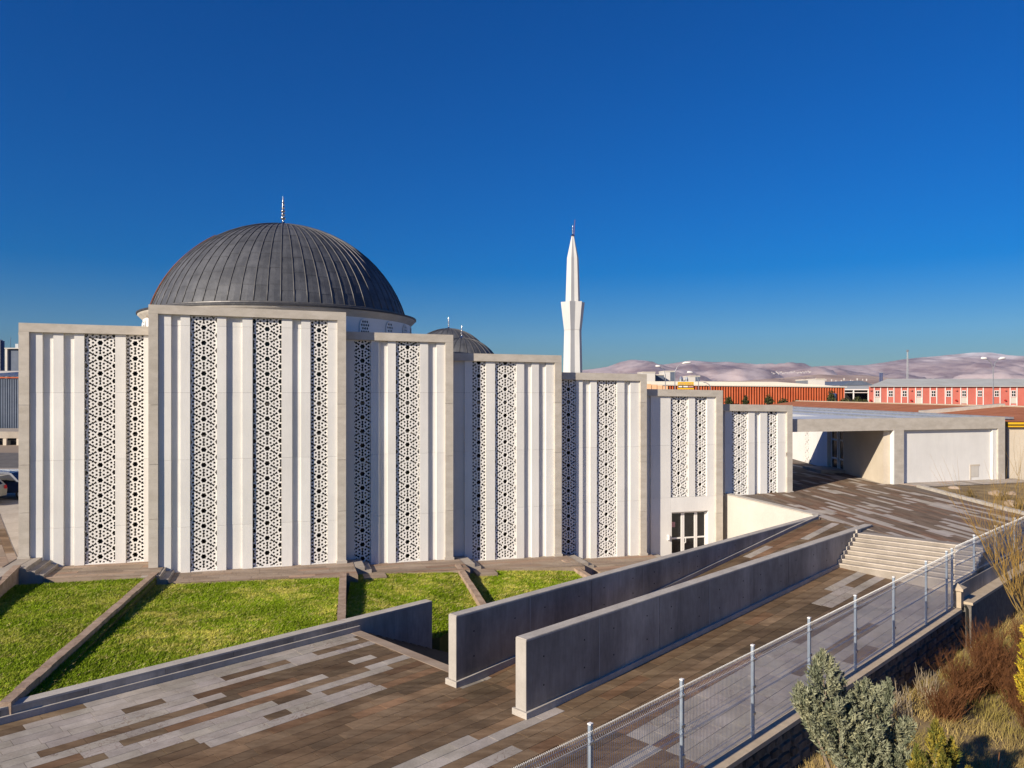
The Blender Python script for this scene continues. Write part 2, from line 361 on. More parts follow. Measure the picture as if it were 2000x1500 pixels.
# paths along the foot of the front, one level for each bay
def bp(O, s, d): return (O[0]+E_.x*s+N_.x*d, O[1]+E_.y*s+N_.y*d)
BAY = {  # origin of the frame plane, length, top z left/right, foot z
 1: ((-20.07, 30.82), 4.82, 10.35, 10.31, .3), 2: ((-14.91, 31.07), 7.94, 11.12, 11.04, 0.0), 3: ((-7.42, 34.0), 4.88, 10.25, 10.20, -.3),
 4: ((-2.77, 35.98), 5.46, 9.39, 9.35, -.6), 5: ((2.52, 38.05), 4.69, 8.53, 8.47, -.95), 6: ((7.09, 39.86), 4.56, 7.70, 7.63, -1.33), 7: ((11.59, 41.54), 4.45, 6.88, 6.79, 1.82)}
for b, d0, d1 in ((1, 1.9, 2.5), (2, 1.5, 2.4), (3, 1.55, 2.1), (4, 1.6, 2.3), (5, 1.9, 4.6), (6, 3.0, 4.0)):
    O, L, _, _, z = BAY[b]; ext = .45 if b == 1 else 0
    s_st = .5 if b == 1 else .35; n = 3 if b == 1 else 2
    P = [bp(O, s_st+.3*n-.02, d0), bp(O, L+ext+.3, d1), bp(O, L+ext+.3, -.3), bp(O, s_st+.3*n-.02, -.3)]
    if parea(P) < 0: P = P[::-1]
    zf = lambda x, y, z=z: z
    if b in (5, 6): P[1] = bp(O, L+ext+.3, d1); P[0] = bp(O, s_st+.3*n-.02, d1-.6); P = P if parea(P) > 0 else P[::-1]
    o = pave_base('front_path', P, zf, 'path_stone', .012, 2.0)
    nr = 10 if b < 5 else 16
    paving(o, P, zf, bp(O, -.2, nr*.3-.3), (E_.x, E_.y), L+1.2, nr, ('path_stone', 'path_stone'), plight=.2, keep=40, lmin=.8, lmax=1.6, brown_range=(.75, 1.1))
    # steps down from the level before
    stp = struct(bpy.data.objects.new('path_steps', None)); C.objects.link(stp)
    for k in range(n):
        P = [bp(O, s_st+.3*k-(.4 if k == 0 else .0), d0*.97), bp(O, s_st+.3*(k+1), d0*.97), bp(O, s_st+.3*(k+1), -.3), bp(O, s_st+.3*k-(.4 if k == 0 else 0), -.3)]
        if parea(P) < 0: P = P[::-1]
        MB().prism(P, z-.6, z+.15*(n-k)-.02).build('step', 'step_stone', stp)
P = [bp(BAY[3][0], .55, 2.35), bp(BAY[3][0], 1.5, 2.35), bp(BAY[3][0], 1.5, 1.5), bp(BAY[3][0], .55, 1.5)]
struct(MB().prism(P if parea(P) > 0 else P[::-1], -1.2, -.31).build('path_landing', 'path_stone'))
P = [bp(BAY[4][0], .55, 2.4), bp(BAY[4][0], 1.5, 2.4), bp(BAY[4][0], 1.5, 1.5), bp(BAY[4][0], .55, 1.5)]
struct(MB().prism(P if parea(P) > 0 else P[::-1], -1.4, -.61).build('path_landing', 'path_stone'))

# lawns between low stone dividers
LAWN = {
 'first': [(-19.0, 28.6, .2), (-15.9, 20.9, .2), (-13.0, 16.95, .22), (-11.2, 17.6, .24), (-14.0, 29.9, .2)],
 'second': [(-13.9, 29.6, -.04), (-11.6, 17.8, .22), (-5.5, 23.5, .22), (-7.1, 31.2, -.1)],
 'third': [(-6.9, 32.6, -.36), (-5.35, 23.95, .1), (-4.6, 24.55, -.1), (-3.0, 26.0, -.95), (-2.5, 26.3, -1.0), (-1.15, 29.6, -.95), (-2.55, 33.9, -.42)],
 'fourth': [(-2.3, 34.0, -.70), (-1.0, 29.7, -1.0), (3.5, 34.3, -1.0), (2.45, 36.4, -.72)]}
glab = {'first': 'mown green lawn by the steps at the first bay', 'second': 'broad green lawn below the tallest bay', 'third': 'green lawn dropping towards the stair wall', 'fourth': 'small green lawn behind the long ramp wall'}
for nm, P in LAWN.items():
    if parea(P) < 0: P = P[::-1]
    mb = MB(); n = len(P); cx = sum(p[0] for p in P)/n; cy = sum(p[1] for p in P)/n; cz = sum(p[2] for p in P)/n
    vs = [(p[0], p[1], p[2]) for p in P]+[(p[0], p[1], -2.2) for p in P]+[(cx, cy, cz)]
    mb.add(vs, [(i, (i+1) % n, 2*n) for i in range(n)]+[(n+i, n+(i+1) % n, (i+1) % n, i) for i in range(n)])
    lawn = struct(mb.build('lawn', 'soil_green'))
    tri = [(np.array(vs[i]), np.array(vs[(i+1) % n]), np.array(vs[2*n])) for i in range(n)]
    ar = np.array([np.linalg.norm(np.cross(b-a, c-a))/2 for a, b, c in tri]); N = int(ar.sum()*1700)
    k = RNG.choice(len(tri), N, p=ar/ar.sum()); u = RNG.random(N); v = RNG.random(N); fl = u+v > 1; u[fl] = 1-u[fl]; v[fl] = 1-v[fl]
    A = np.array([t[0] for t in tri])[k]; B = np.array([t[1] for t in tri])[k]; D = np.array([t[2] for t in tri])[k]
    p = A+(B-A)*u[:, None]+(D-A)*v[:, None]
    g = vnoise(p[:, :2]*np.array([1.0, 1.0]), .9)*.55+vnoise(p[:, :2]@np.array([[.8, -.6], [.9, 1.2]]), 2.6)*.6+RNG.normal(0, .18, N)+vnoise(p[:, :2], .28)*.5
    dry = np.clip(.5+g*1.35-.4, 0, 1)[:, None]
    if nm == 'first': dry *= .55
    col = (1-dry)*np.array([.22, .315, .008])+dry*np.array([.64, .57, .11]); col *= RNG.uniform(.65, 1.25, (N, 1))*(1+.3*vnoise(p[:, :2], .6))[:, None]
    h = RNG.uniform(.035, .085, N); az = RNG.uniform(0, 2*np.pi, N); wd = RNG.uniform(.008, .02, N)
    lean = RNG.normal(0, .035, (N, 2))+np.array([.03, .012])
    T = np.zeros((N, 3, 3)); dx = np.stack([np.cos(az)*wd, np.sin(az)*wd, np.zeros(N)], 1)
    T[:, 0] = p-dx; T[:, 1] = p+dx; T[:, 2] = p+np.stack([lean[:, 0], lean[:, 1], h], 1)
    T[:, :, 2] -= .004
    lg = RNG.random(N) < .02*(1+3*dry[:, 0]); nl = int(lg.sum())
    T[lg, 2] = p[lg]+np.stack([RNG.uniform(.05, .2, nl), RNG.uniform(-.03, .08, nl), RNG.uniform(.05, .10, nl)], 1); col[lg] = np.array([.62, .53, .22])*RNG.uniform(.7, 1.1, (nl, 1))
    tag(soup('grass', T, col, 'grass_blade'), glab[nm], 'grass', kind='stuff')
DIV = [((-19.2, 29.4, .80), (-16.2, 21.0, .36), 'brown stone lawn divider at the picture\'s edge beside the three steps'),
       ((-14.25, 30.3, .34), (-11.55, 17.25, .46), 'long brown stone divider slanting between the two large lawns'),
       ((-7.0, 31.4, .06), (-5.35, 23.75, .34), 'narrow stone divider from the tallest bay to the stair wall'),
       ((-2.45, 34.2, -.24), (-1.1, 29.3, -.68), 'stone divider running down to the ramp wall behind the stair wall'),
       ((2.5, 36.6, -.55), (3.55, 34.1, -.78), 'short stone divider at the edge of the smallest lawn')]
for a, b, lab in DIV:
    t = thing('lawn_divider', a, lab, 'low wall', 'stone lawn dividers')
    A = Vector(a); B = Vector(b); d = (B-A); L = math.hypot(d.x, d.y); n = Vector((-d.y, d.x, 0))/L; k = max(3, int(L/.75))
    for i in range(k):
        p = A+d*(i/k); q = A+d*((i+1)/k-.008/L*1); hw = .13+random.uniform(-.008, .008); dz = random.uniform(-.012, .012)
        P = [p+n*hw, p-n*hw, q-n*hw, q+n*hw]; P2 = [(c.x, c.y) for c in P]; Z = [p.z+dz, p.z+dz, q.z+dz, q.z+dz]
        if parea(P2) < 0: P2 = P2[::-1]; Z = Z[::-1]
        MB().prism(P2, [-1.5]*4, Z).build('divider_stone', 'divider_stone', t)

# plaza above the ramp and stairs
PL = [(14.45, 31.55), (17.3, 28.6), (23.45, 34.4), (23.45, 45.4), (16.0, 43.2), (11.8, 41.9), (13.95, 35.3), (14.0, 34.6)]
PLa = [(14.45, 31.55), (17.3, 28.6), (23.45, 34.4), (23.45, 45.6), (11.95, 42.1), (14.2, 34.95)]
o = pave_base('plaza', PLa, zplaza, 'mortar', .014, 2.5)
dpl = (-.13/1.0085, 1/1.0085)
paving(o, PLa, zplaza, (24.6, 28.2), dpl, 18, 54, ('plaza_brown', 'plaza_light'), rw=.26, plight=.36, keep=290, run=1.5, lmin=.7, lmax=1.4, brown_range=(.72, 1.1))
PS = [(15.9, 43.0), (22.2, 44.9), (22.2, 62), (15.9, 62)]
o2 = pave_base('passage_floor', PS, zplaza, 'mortar', .014, 1.5)
paving(o2, PS, zplaza, (23.2, 42.4), dpl, 20, 26, ('plaza_brown', 'plaza_light'), plight=.33, keep=60, run=1.6, lmin=.7, lmax=1.4)
PA = [(23.7, 43.9), (32, 46.3), (32, 48.2), (23.0, 45.6)]
o3 = pave_base('portal_apron', PA, lambda x, y: 2.06, 'mortar', .014, 1.5)
paving(o3, PA, lambda x, y: 2.06, (32.5, 43), dpl, 6, 33, ('plaza_light', 'plaza_light'), plight=.5, keep=0, run=1.6)
kb = struct(bpy.data.objects.new('plaza_kerb', None)); C.objects.link(kb)
for i in range(11):
    y0 = 34.5+i*.86; MB().box(23.46, 23.72, y0, y0+.85, 1.0, zplaza(23.5, y0+.4)+.13+random.uniform(0, .008)).build('kerb_stone', 'coping_concrete', kb)
mb = MB(); mb.prism([(23.72, 33.0), (40, 33.0), (40, 46.6), (32, 46.2), (23.72, 43.85)], .2, [1.6, 1.4, 1.9, 2.03, 1.98])
struct(mb.build('flower_bed', 'garden_soil'))
# plaza stairs
st = struct(bpy.data.objects.new('plaza_stairs', None)); C.objects.link(st)
s_top = 32.52
for k in range(8):           # k = 0 is the top step
    zt = 1.68-.135*k; s1 = s_top-.27*k
    t = random.uniform(.95, 1.05); mb = MB()
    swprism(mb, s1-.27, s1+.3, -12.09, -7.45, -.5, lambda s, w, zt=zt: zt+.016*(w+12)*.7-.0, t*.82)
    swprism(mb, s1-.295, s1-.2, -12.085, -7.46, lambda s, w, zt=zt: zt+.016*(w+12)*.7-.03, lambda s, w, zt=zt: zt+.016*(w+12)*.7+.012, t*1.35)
    mb.build('step', 'step_stone', st)

# the yard and road beside the building, far edge of the site
LP = [(-19.3, 29.3), (-20.2, 31.0), (-25.2, 47.5), (-70, 47.5), (-70, 22), (-16.4, 22)]
zl = lambda x, y: .75 if y < 33 else .75+(y-33)*.03
mb = MB(); mb.prism([(-18.95, 28.3), (-19.6, 31.0), (-21, 33), (-70, 33), (-70, 22), (-16.6, 22)], -1.5, .74)
mb.prism([(-21, 33), (-25.5, 48), (-70, 48), (-70, 33)], -1.5, [.74, 1.19, 1.19, .74])
o = struct(mb.build('side_yard', 'yard'))
paving(o, [(-19.3, 29.3), (-20.2, 31.0), (-24.3, 45), (-31, 45), (-26, 29.3)], lambda x, y: zl(x, y)+.012, (-18, 28), (-.6, .8), 24, 48, ('path_stone', 'stone_brown'), plight=.22, keep=90, run=2)
mb = MB(); mb.prism([(-90, 48), (-18, 48), (-18, 57), (-90, 57)], .2, 1.2); struct(mb.build('service_road', 'asphalt'))
mb = MB(); mb.prism([(-90, 57), (-18, 57), (-18, 62), (-90, 62)], .2, 1.34); struct(mb.build('verge', 'yard'))
mb = MB(); mb.prism([(-140, 62), (-18, 62), (-18, 78), (-140, 78)], .2, 1.325); struct(mb.build('far_road', 'asphalt'))
# ------------------------------------------------------------------ concrete walls of the ramp and stairs
def concrete_wall(label, s0, s1, w0, w1, ztop, zbot, sec, plinth=None, holes=True, group='board-marked concrete ramp walls', stepped=None):
    t = thing('ramp_wall', (0, 0, 0), label, 'wall', group)
    n = max(1, round((s1-s0)/sec)); L = (s1-s0)/n
    for i in range(n):
        a = s0+i*L+(.01 if i else 0); b = s0+(i+1)*L-(.01 if i < n-1 else 0); mb = MB()
        swprism(mb, a, b, w0, w1, zbot if not callable(zbot) else zbot, ztop-.05, random.uniform(.82, 1.1))
        o = mb.build('wall_section', 'wall_concrete', t)
        if i % 3 != 1 and i < n-1:
            lo = zbot(b, w1) if callable(zbot) else zbot; lo = max(lo, plinth(b, w1)+.1 if plinth else lo)
            jb = MB(); swprism(jb, b-.004, b+.024, w1-.05, w1+.003, lo, ztop-.06); jb.build('joint_filler', 'wall_end', o)
        if holes:
            hb = MB()
            for fs in (.22, .78):
                for hz in (.35, .72):
                    s = a+(b-a)*fs; lo = zbot(s, w1) if callable(zbot) else zbot; lo = max(lo, plinth(s, w1) if plinth else lo)
                    z = lo+(ztop-lo)*hz+random.uniform(-.03, .03)
                    if ztop-lo < .6: continue
                    c = Vector((*sw(s, w1), z)); dv = Vector((1/R2, -1/R2, 0))
                    hb.tube([c-dv*.02, c+dv*.004], .022, 8)
            if hb.v: hb.build('tie_hole', 'void_dark', o)
    mb = MB(); swprism(mb, s0, s1, w0, w1, ztop-.05, ztop-.012); swprism(mb, s0+.012, s1-.012, w0+.012, w1-.012, ztop-.012, ztop)
    mb.build('coping', 'coping_concrete', t)
    mb = MB(); swprism(mb, s0-.012, s0+.002, w0+.004, w1-.004, zbot if not callable(zbot) else 0, ztop-.02)
    mb.build('end_face', 'wall_end', t)
    if plinth:
        mb = MB(); k = 8
        for i in range(k):
            a = s0-.07 if i == 0 else s0+(s1-s0)*i/k; b = s0+(s1-s0)*(i+1)/k
            swprism(mb, a, b, w1-.01, w1+.07, lambda s, w: plinth(s, w)-.3, lambda s, w: plinth(s, w)+.15)
        swprism(mb, s0-.07, s0+.0, w0-.06, w1-.01, -.3, .15)
        mb.build('plinth', 'coping_concrete', t)
        if stepped:
            mb = MB()
            for z, s in stepped: swprism(mb, s-.32, s+.05, w1-.01, w1+.07, z-.3, z+.16)
            mb.build('stepped_skirting', 'coping_concrete', t)
    return t
concrete_wall('long concrete ramp wall nearer the mosque, beside the stair opening', 12.66, 34.45, -14.96, -14.66, 1.81, -2.1, 2.7, lambda s, w: zramp(*sw(s, w)))
concrete_wall('long concrete ramp wall nearer the fence, ending at the plaza stairs', 12.58, 34.1, -12.45, -12.11, 1.81, -.5, 2.7, lambda s, w: min(zlane(*sw(min(s, 30.6), w)), .6),
              stepped=[(1.68-.135*k, s_top-.27*k) for k in range(8)])
cw = thing('stair_wall', (0, 0, 0), 'low concrete kerb wall edging the lawns and standing free beside the sunken stairs', 'wall')
for i in range(9):
    a = .3+i*1.82; b = a+1.81; mb = MB(); swprism(mb, a, min(b, 16.45), -20.68, -20.33, -2.2, .30, random.uniform(.9, 1.08)); mb.build('wall_section', 'wall_concrete', cw)
mb = MB(); swprism(mb, .3, 16.45, -20.68, -20.33, .302, .35); mb.build('coping', 'coping_concrete', cw)
mb = MB(); swprism(mb, .3, 13.5, -20.33, -20.25, -.1, .16); mb.build('plinth', 'coping_concrete', cw)

# cream retaining wall between court and plaza
rw = thing('retaining_wall', (0, 0, 0), 'cream rendered retaining wall beside the glazed court door', 'wall')
A = Vector((13.95, 35.15)); B = Vector((11.62, 42.0)); d = (B-A).normalized(); n = Vector((d.y, -d.x))
P = [A, A+n*.3, B+n*.3, B]; P = [(p.x, p.y) for p in P]; P = P if parea(P) > 0 else P[::-1]
MB().prism(P, -2.1, [zplaza(*p)+.10 for p in P]).build('wall_body', 'cream_render', rw)
P2 = [A-n*.03, A+n*.33, B+n*.33, B-n*.03]; P2 = [(p.x, p.y) for p in P2]; P2 = P2 if parea(P2) > 0 else P2[::-1]
MB().prism(P2, [zplaza(*p)+.102 for p in P2], [zplaza(*p)+.15 for p in P2]).build('coping', 'coping_concrete', rw)

# ------------------------------------------------------------------ the mosque
mosque = thing('mosque', (0, 0, 0), 'white and beige mosque with stepped lattice bays under a large dark lead dome', 'mosque')

def hexstar(cx, cy, R, r, rot=0):
    return [(cx+(R if i % 2 == 0 else r)*math.cos(rot+math.pi*i/6), cy+(R if i % 2 == 0 else r)*math.sin(rot+math.pi*i/6)) for i in range(12)]
def lattice_holes(cx, w0, w1, z0, z1, P, phase):
    """openings of the star lattice: stars on a triangular grid, six diamonds round each, cross-ties between neighbours"""
    H = []; col = P*math.sqrt(3)/2
    for i in range(-3, 4):
        x = cx+i*col
        if x < w0-P or x > w1+P: continue
        k0 = int(math.floor((z0-phase)/P))-1; k1 = int(math.ceil((z1-phase)/P))+1
        for k in range(k0, k1+1):
            z = phase+(k+(.5 if i % 2 else 0))*P
            H.append(hexstar(x, z, .185*P, .148*P))
            for a in range(6):
                an = a*math.pi/3; c = (x+.425*P*math.cos(an), z+.425*P*math.sin(an)); q = .093*P
                H.append([(c[0]+q*math.cos(an+j*math.pi/2), c[1]+q*math.sin(an+j*math.pi/2)) for j in range(4)])
            for an in (math.pi/2, math.pi/6, -math.pi/6):
                c = (x+.5*P*math.cos(an), z+.5*P*math.sin(an)); ax = (math.cos(an), math.sin(an)); bx = (-ax[1], ax[0])
                L, e, n, arm = .25*P, .082*P, .032*P, .118*P
                sh = [(L, e), (.06*P, n), (0, arm), (-.06*P, n), (-L, e), (-L, -e), (-.06*P, -n), (0, -arm), (.06*P, -n), (L, -e)]
                H.append([(c[0]+p*ax[0]+q*bx[0], c[1]+p*ax[1]+q*bx[1]) for p, q in sh])
    out = []
    m = .012
    box = [(w0+m, z0+m), (w1-m, z0+m), (w1-m, z1-m), (w0+m, z1-m)]
    for h in H:
        if parea(h) < 0: h = h[::-1]
        xs_ = [p[0] for p in h]; zs_ = [p[1] for p in h]
        if max(xs_) < w0+m or min(xs_) > w1-m or max(zs_) < z0+m or min(zs_) > z1-m: continue
        if min(xs_) < w0+m or max(xs_) > w1-m or min(zs_) < z0+m or max(zs_) > z1-m:
            h = clip_convex(h, box)
            if len(h) < 3 or abs(parea(h)) < 2e-4: continue
        out.append(h)
    return out
def plate(outer, holes):
    """triangles of an outline minus holes -> (points, triangles)"""
    V = []; F = []
    for poly in [outer]+holes:
        o = len(V); V += [Vector(p) for p in poly]; F.append(list(range(o, o+len(poly))))
    r = delaunay_2d_cdt(V, [], F, 1, 1e-5, True)
    pts = [(p.x, p.y) for p in r[0]]; tris = [f for f, of in zip(r[2], r[5]) if of == [0] or (0 in of and len(of) == 1)]
    return pts, tris
def plate_mesh(mb, pts, tris, place, d0, d1):
    """front at depth d0, edges running back to d1"""
    edges = {}
    for f in tris:
        for i in range(len(f)):
            a, b = f[i], f[(i+1) % len(f)]; edges[(a, b)] = edges.get((a, b), 0)+1
    n = len(pts)
    vs = [place(p[0], d0, p[1]) for p in pts]+[place(p[0], d1, p[1]) for p in pts]
    fs = [tuple(f) for f in tris]
    fs += [(b, a, n+a, n+b) for (a, b) in edges if (b, a) not in edges]
    mb.add(vs, fs)

SEG = {
1: [0, 'P', .37, 'F', .83, 'R', 1.22, 'F', 1.59, 'R', 1.99, 'F', 2.36, 'L', 3.52, 'F', 3.93, 'L', 4.62, 'F', 5.3],
2: [0, 'P', .36, 'F', .84, 'R', 1.2, 'F', 1.57, 'L', 2.62, 'F', 2.99, 'R', 3.63, 'F', 4.04, 'L', 5.23, 'F', 5.67, 'R', 6.04, 'F', 6.43, 'L', 7.16, 'F', 7.57, 'P', 7.94],
3: [-.25, 'F', .35, 'L', 1.09, 'F', 1.46, 'R', 1.85, 'F', 2.22, 'L', 3.33, 'F', 3.72, 'R', 4.11, 'F', 4.51, 'P', 4.88],
4: [-.25, 'R', .56, 'F', .95, 'L', 1.61, 'F', 2.07, 'L', 3.15, 'F', 3.55, 'R', 3.94, 'F', 4.31, 'R', 4.68, 'F', 5.11, 'P', 5.46],
5: [-.25, 'F', .03, 'L', .8, 'F', 1.15, 'R', 1.57, 'F', 1.93, 'L', 3.05, 'F', 3.47, 'R', 3.8, 'F', 4.33, 'P', 4.69],
6: [-.25, 'R', .29, 'F', 1.46, 'L', 2.52, 'F', 2.93, 'L', 3.65, 'F', 4.15, 'P', 4.56],
7: [-.25, 'R', .16, 'F', .61, 'L', 1.64, 'F', 2.06, 'R', 2.41, 'F', 2.87, 'L', 3.54, 'F', 4.1, 'P', 4.45]}
PER = .642; JOINTS = [1.9, 4.7, 7.5, 10.3]; ORD = ['first', 'second', 'third', 'fourth', 'fifth', 'sixth', 'seventh']
DEP = {'F': -.11, 'R': -.23}
for b in range(1, 8):
    O, L, zl_, zr_, zb = BAY[b]; seg = SEG[b]
    zt = lambda s: zl_+(zr_-zl_)*min(1, max(0, s/L))
    def place(s, d, z, O=O): q = bp(O, s, d); return (q[0], q[1], z)
    def fbox(mb, s0, s1, d0, d1, z0, z1, tint=None):     # z1 may be a function of s
        P = [bp(O, s0, d0), bp(O, s1, d0), bp(O, s1, d1), bp(O, s0, d1)]; S_ = [s0, s1, s1, s0]
        if parea(P) < 0: P = P[::-1]; S_ = S_[::-1]
        f = lambda z: [z(q) for q in S_] if callable(z) else z
        return mb.prism(P, f(z0), f(z1), tint)
    bh = .36; beam0 = lambda s: zt(s)-bh
    send = L+.45 if b == 1 else L
    # the beam is the bay's own mesh, everything else hangs on it
    mb = MB(); s0 = 0 if b <= 2 else -.3
    fbox(mb, s0, send, 0, -.62, beam0, zt, 1.0)
    bay = mb.build('facade_bay', 'frame_concrete', mosque)
    bay['label'] = '%s bay of the stepped front counted from the picture\'s left edge' % ORD[b-1]
    # dark room behind the screens, inner floor bands, roof mass
    ft = zb-.4
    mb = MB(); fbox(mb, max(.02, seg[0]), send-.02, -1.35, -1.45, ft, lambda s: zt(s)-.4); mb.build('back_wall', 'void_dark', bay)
    mb = MB(); fbox(mb, -.2, send-.02, -.64, -1.35, lambda s: zt(s)-.45, lambda s: zt(s)-.36); mb.build('head_slab', 'inner_slab', bay)
    for i in range(0, len(seg)-1, 2):
        a, kind, c = seg[i], seg[i+1], seg[i+2]
        foot = zb-.02
        if kind == 'P':
            zs_ = [zb-.25 if b > 1 or i else .5]+[z for z in (zb+2.3, 4.55 if b < 5 else 3.9, 7.0)if z < zt(0)-1.2]
            zs_ += [None]
            for k in range(len(zs_)-1):
                z0 = zs_[k]+(.006 if k else 0); z1 = zs_[k+1]-.006 if zs_[k+1] is not None else (lambda s: zt(s)-bh-.004)
                mb = MB(); fbox(mb, a, c, .002 if k % 2 else .0, -.62, z0, z1, random.uniform(.93, 1.05)); mb.build('pillar_block', 'frame_concrete', bay)
            mb = MB(); fbox(mb, a-.04, c+.04, .05, -.5, zb-.35 if (b > 1 or i) else .4, zb+.12 if (b > 1 or i) else .82, .95); mb.build('pillar_foot', 'frame_concrete', bay)
        elif kind in 'FR':
            lowz = foot
            zs_ = [lowz]+[z for z in JOINTS if z > lowz+.5 and z < zt(a)-.6]+[None]
            for k in range(len(zs_)-1):
                z0 = zs_[k]+(.003 if k else 0); z1 = zs_[k+1]-.003 if zs_[k+1] is not None else (lambda s: zt(s)-bh-.003)
                if b == 6 and a > 1.4 and z0 < 1.9: continue
                if b == 6 and a > 1.4 and kind == 'F' and zs_[k] == 1.9: z0 = 1.904
                mb = MB(); fbox(mb, a+.002, c-.002, DEP[kind]+random.uniform(-.003, .003), -.62, z0, z1, random.uniform(.95, 1.02)); mb.build('wall_panel', 'white_panel', bay)
        else:
            z0 = foot+.06; z1 = min(zt(a), zt(c))-bh-.004
            if b == 6: z0 = 1.92
            cx = (a+c)/2; hs = lattice_holes(cx, a, c, z0, z1, PER, 7.5+.17)
            pts, tris = plate([(a, z0), (c, z0), (c, z1), (a, z1)], hs)
            mb = MB(); plate_mesh(mb, pts, tris, place, -.19, -.27)
            mb.build('lattice_screen', 'lattice_white', bay)
            mb = MB(); fbox(mb, a, a+.012, -.19, -.62, z0, z1); fbox(mb, c-.012, c, -.19, -.62, z0, z1); (fbox(mb, a, c, DEP['F']-.02, -.62, foot, z0-.003) if b != 6 else None)
            mb.build('screen_reveal', 'white_panel', bay)
            mb = MB(); fbox(mb, a-.1, c+.1, -.60, -.615, z0-.1, z1); mb.build('window_glass', 'glass_dark', bay)
            for z in JOINTS:
                for zz in (z-.55, z+.9):
                    if z0 < zz < z1-.2: mb = MB(); fbox(mb, a+.012, c-.012, -.50, -.598, zz, zz+.11); mb.build('window_transom', 'inner_slab', bay)
    # roof mass behind the front
    mb = MB(); back = -15 if b < 5 else -12
    if b == 7: back = -9
    fbox(mb, .0 if b == 1 else -.1, L, -1.46, back, ft, lambda s: zt(s)-.35); mb.build('hall_block', 'white_panel', bay)
    mb = MB(); fbox(mb, .02 if b == 1 else -.08, L-.02, -1.48, back+.05, lambda s: zt(s)-.348, lambda s: zt(s)-.30); mb.build('flat_roof', 'flat_roof', bay)
    if b == 1:
        mb = MB(); fbox(mb, .05, .4, -.63, -1.5, .5, zt); mb.build('side_return', 'frame_concrete', bay)
    if b in (2, 3, 4, 5, 6):          # flank showing above the next, lower bay
        mb = MB(); fbox(mb, L-.35, L-.002, -.62, -1.6, zb-.3, lambda s: zt(s)-.002); mb.build('side_return', 'frame_concrete', bay)
    if b == 2:
        mb = MB(); fbox(mb, .002, .35, -.62, -1.9, zb-.3, lambda s: zt(s)-.002); mb.build('side_return', 'frame_concrete', bay)
    if b == 6:
        # plain wall and glazed court door below the short screens
        mb = MB(); fbox(mb, 1.462, 1.52, DEP['F'], -.62, foot, 1.898); fbox(mb, 3.72, 4.15, DEP['F'], -.62, foot, 1.898); fbox(mb, 1.52, 3.72, DEP['F'], -.62, 1.12, 1.898)
        mb.build('door_surround', 'white_panel', bay)
        mb = MB()
        for s, w in ((1.52, .07), (2.2, .12), (2.3, .1), (3.0, .09), (3.08, .1), (3.64, .08)): fbox(mb, s, s+w, -.33, -.42, foot, 1.12)
        for z, h in ((1.02, .1), (-.36, .08), (-1.31, .2)): fbox(mb, 1.53, 3.71, -.335, -.415, z, z+h)
        dr = mb.build('door', 'white_paint', bay); dr['label'] = 'white framed glazed double door with side light'
        for s0_, s1_ in ((1.59, 2.2), (2.4, 3.0), (3.18, 3.64)):
            for z0_, z1_ in ((-1.11, -.36), (-.28, 1.02)):
                MB_ = MB(); fbox(MB_, s0_-.01, s1_+.01, -.37, -.385, z0_-.01, z1_+.01); MB_.build('pane', 'glass_dark', dr)
        mb = MB(); fbox(mb, 1.66, 1.86, -.362, -.368, .28, .56); mb.build('notice', 'notice_red', dr)
        mb = MB(); mb.tube([place(2.44, -.33, -.34), place(2.44, -.26, -.34), place(2.44, -.26, -.55), place(2.36, -.26, -.6)], .02, 6); mb.build('handle', 'white_paint', dr)
        mb = MB(); mb.tube([place(1.3, -.1, -.1), place(1.3, 0, -.12), place(1.3, 0, -.3), place(1.3, -.1, -.34)], [.05, .07, .06, .04], 8); mb.build('bell_box', 'white_paint', bay)
# court side walls closing the bays off
# main dome
DC = (-12.72, 42.12); ZE = 11.62
mb = MB(); mb.lathe(*DC, [(7.02, 7.5), (7.02, ZE-.32)], 96); drum = mb.build('drum', 'white_paint', mosque, True)
mb = MB(); mb.lathe(*DC, [(7.0, ZE-.42), (7.06, ZE-.34), (7.2, ZE-.2), (7.28, ZE-.12), (7.28, ZE-.05)], 96); mb.build('eave_moulding', 'frame_concrete', drum, True)
mb = MB(); mb.lathe(*DC, [(7.28, ZE-.075), (7.34, ZE-.07), (7.34, ZE+.01), (6.72, ZE+.13), (6.6, ZE+.13)], 96); mb.build('eave_capping', 'lead_dark', drum)
for k in range(24):
    an = 2*math.pi*(k+.35)/24; cx, sy = math.cos(an), math.sin(an)
    if sy > .6: continue
    pl = lambda s, d, z: (DC[0]+cx*(7.02+d)-sy*s, DC[1]+sy*(7.02+d)+cx*s, z)
    hw = .33; z0, zs = 9.6, 10.85
    outer = [(-hw, z0), (hw, z0)]+[(hw*math.cos(t*math.pi/8), zs+hw*math.sin(t*math.pi/8)) for t in range(9)]
    hs = []
    for r in range(9):
        for q in range(-2, 3):
            hx = (q+(.5 if r % 2 else 0))*.135; hz = z0+.1+r*.165
            if abs(hx) > hw-.07 or hz > zs and math.hypot(hx, hz-zs) > hw-.075: continue
            hs.append([(hx+.058*math.cos(j*math.pi/3), hz+.07*math.sin(j*math.pi/3)) for j in range(6)])
    pts, tris = plate(outer, hs); mb = MB(); plate_mesh(mb, pts, tris, pl, .05, .015); wn = mb.build('drum_window', 'lattice_white', drum)
    mb = MB(); mb.add([pl(p[0]*.97, .02, p[1]) for p in outer], [tuple(range(len(outer)))]); mb.build('pane', 'glass_dark', wn)
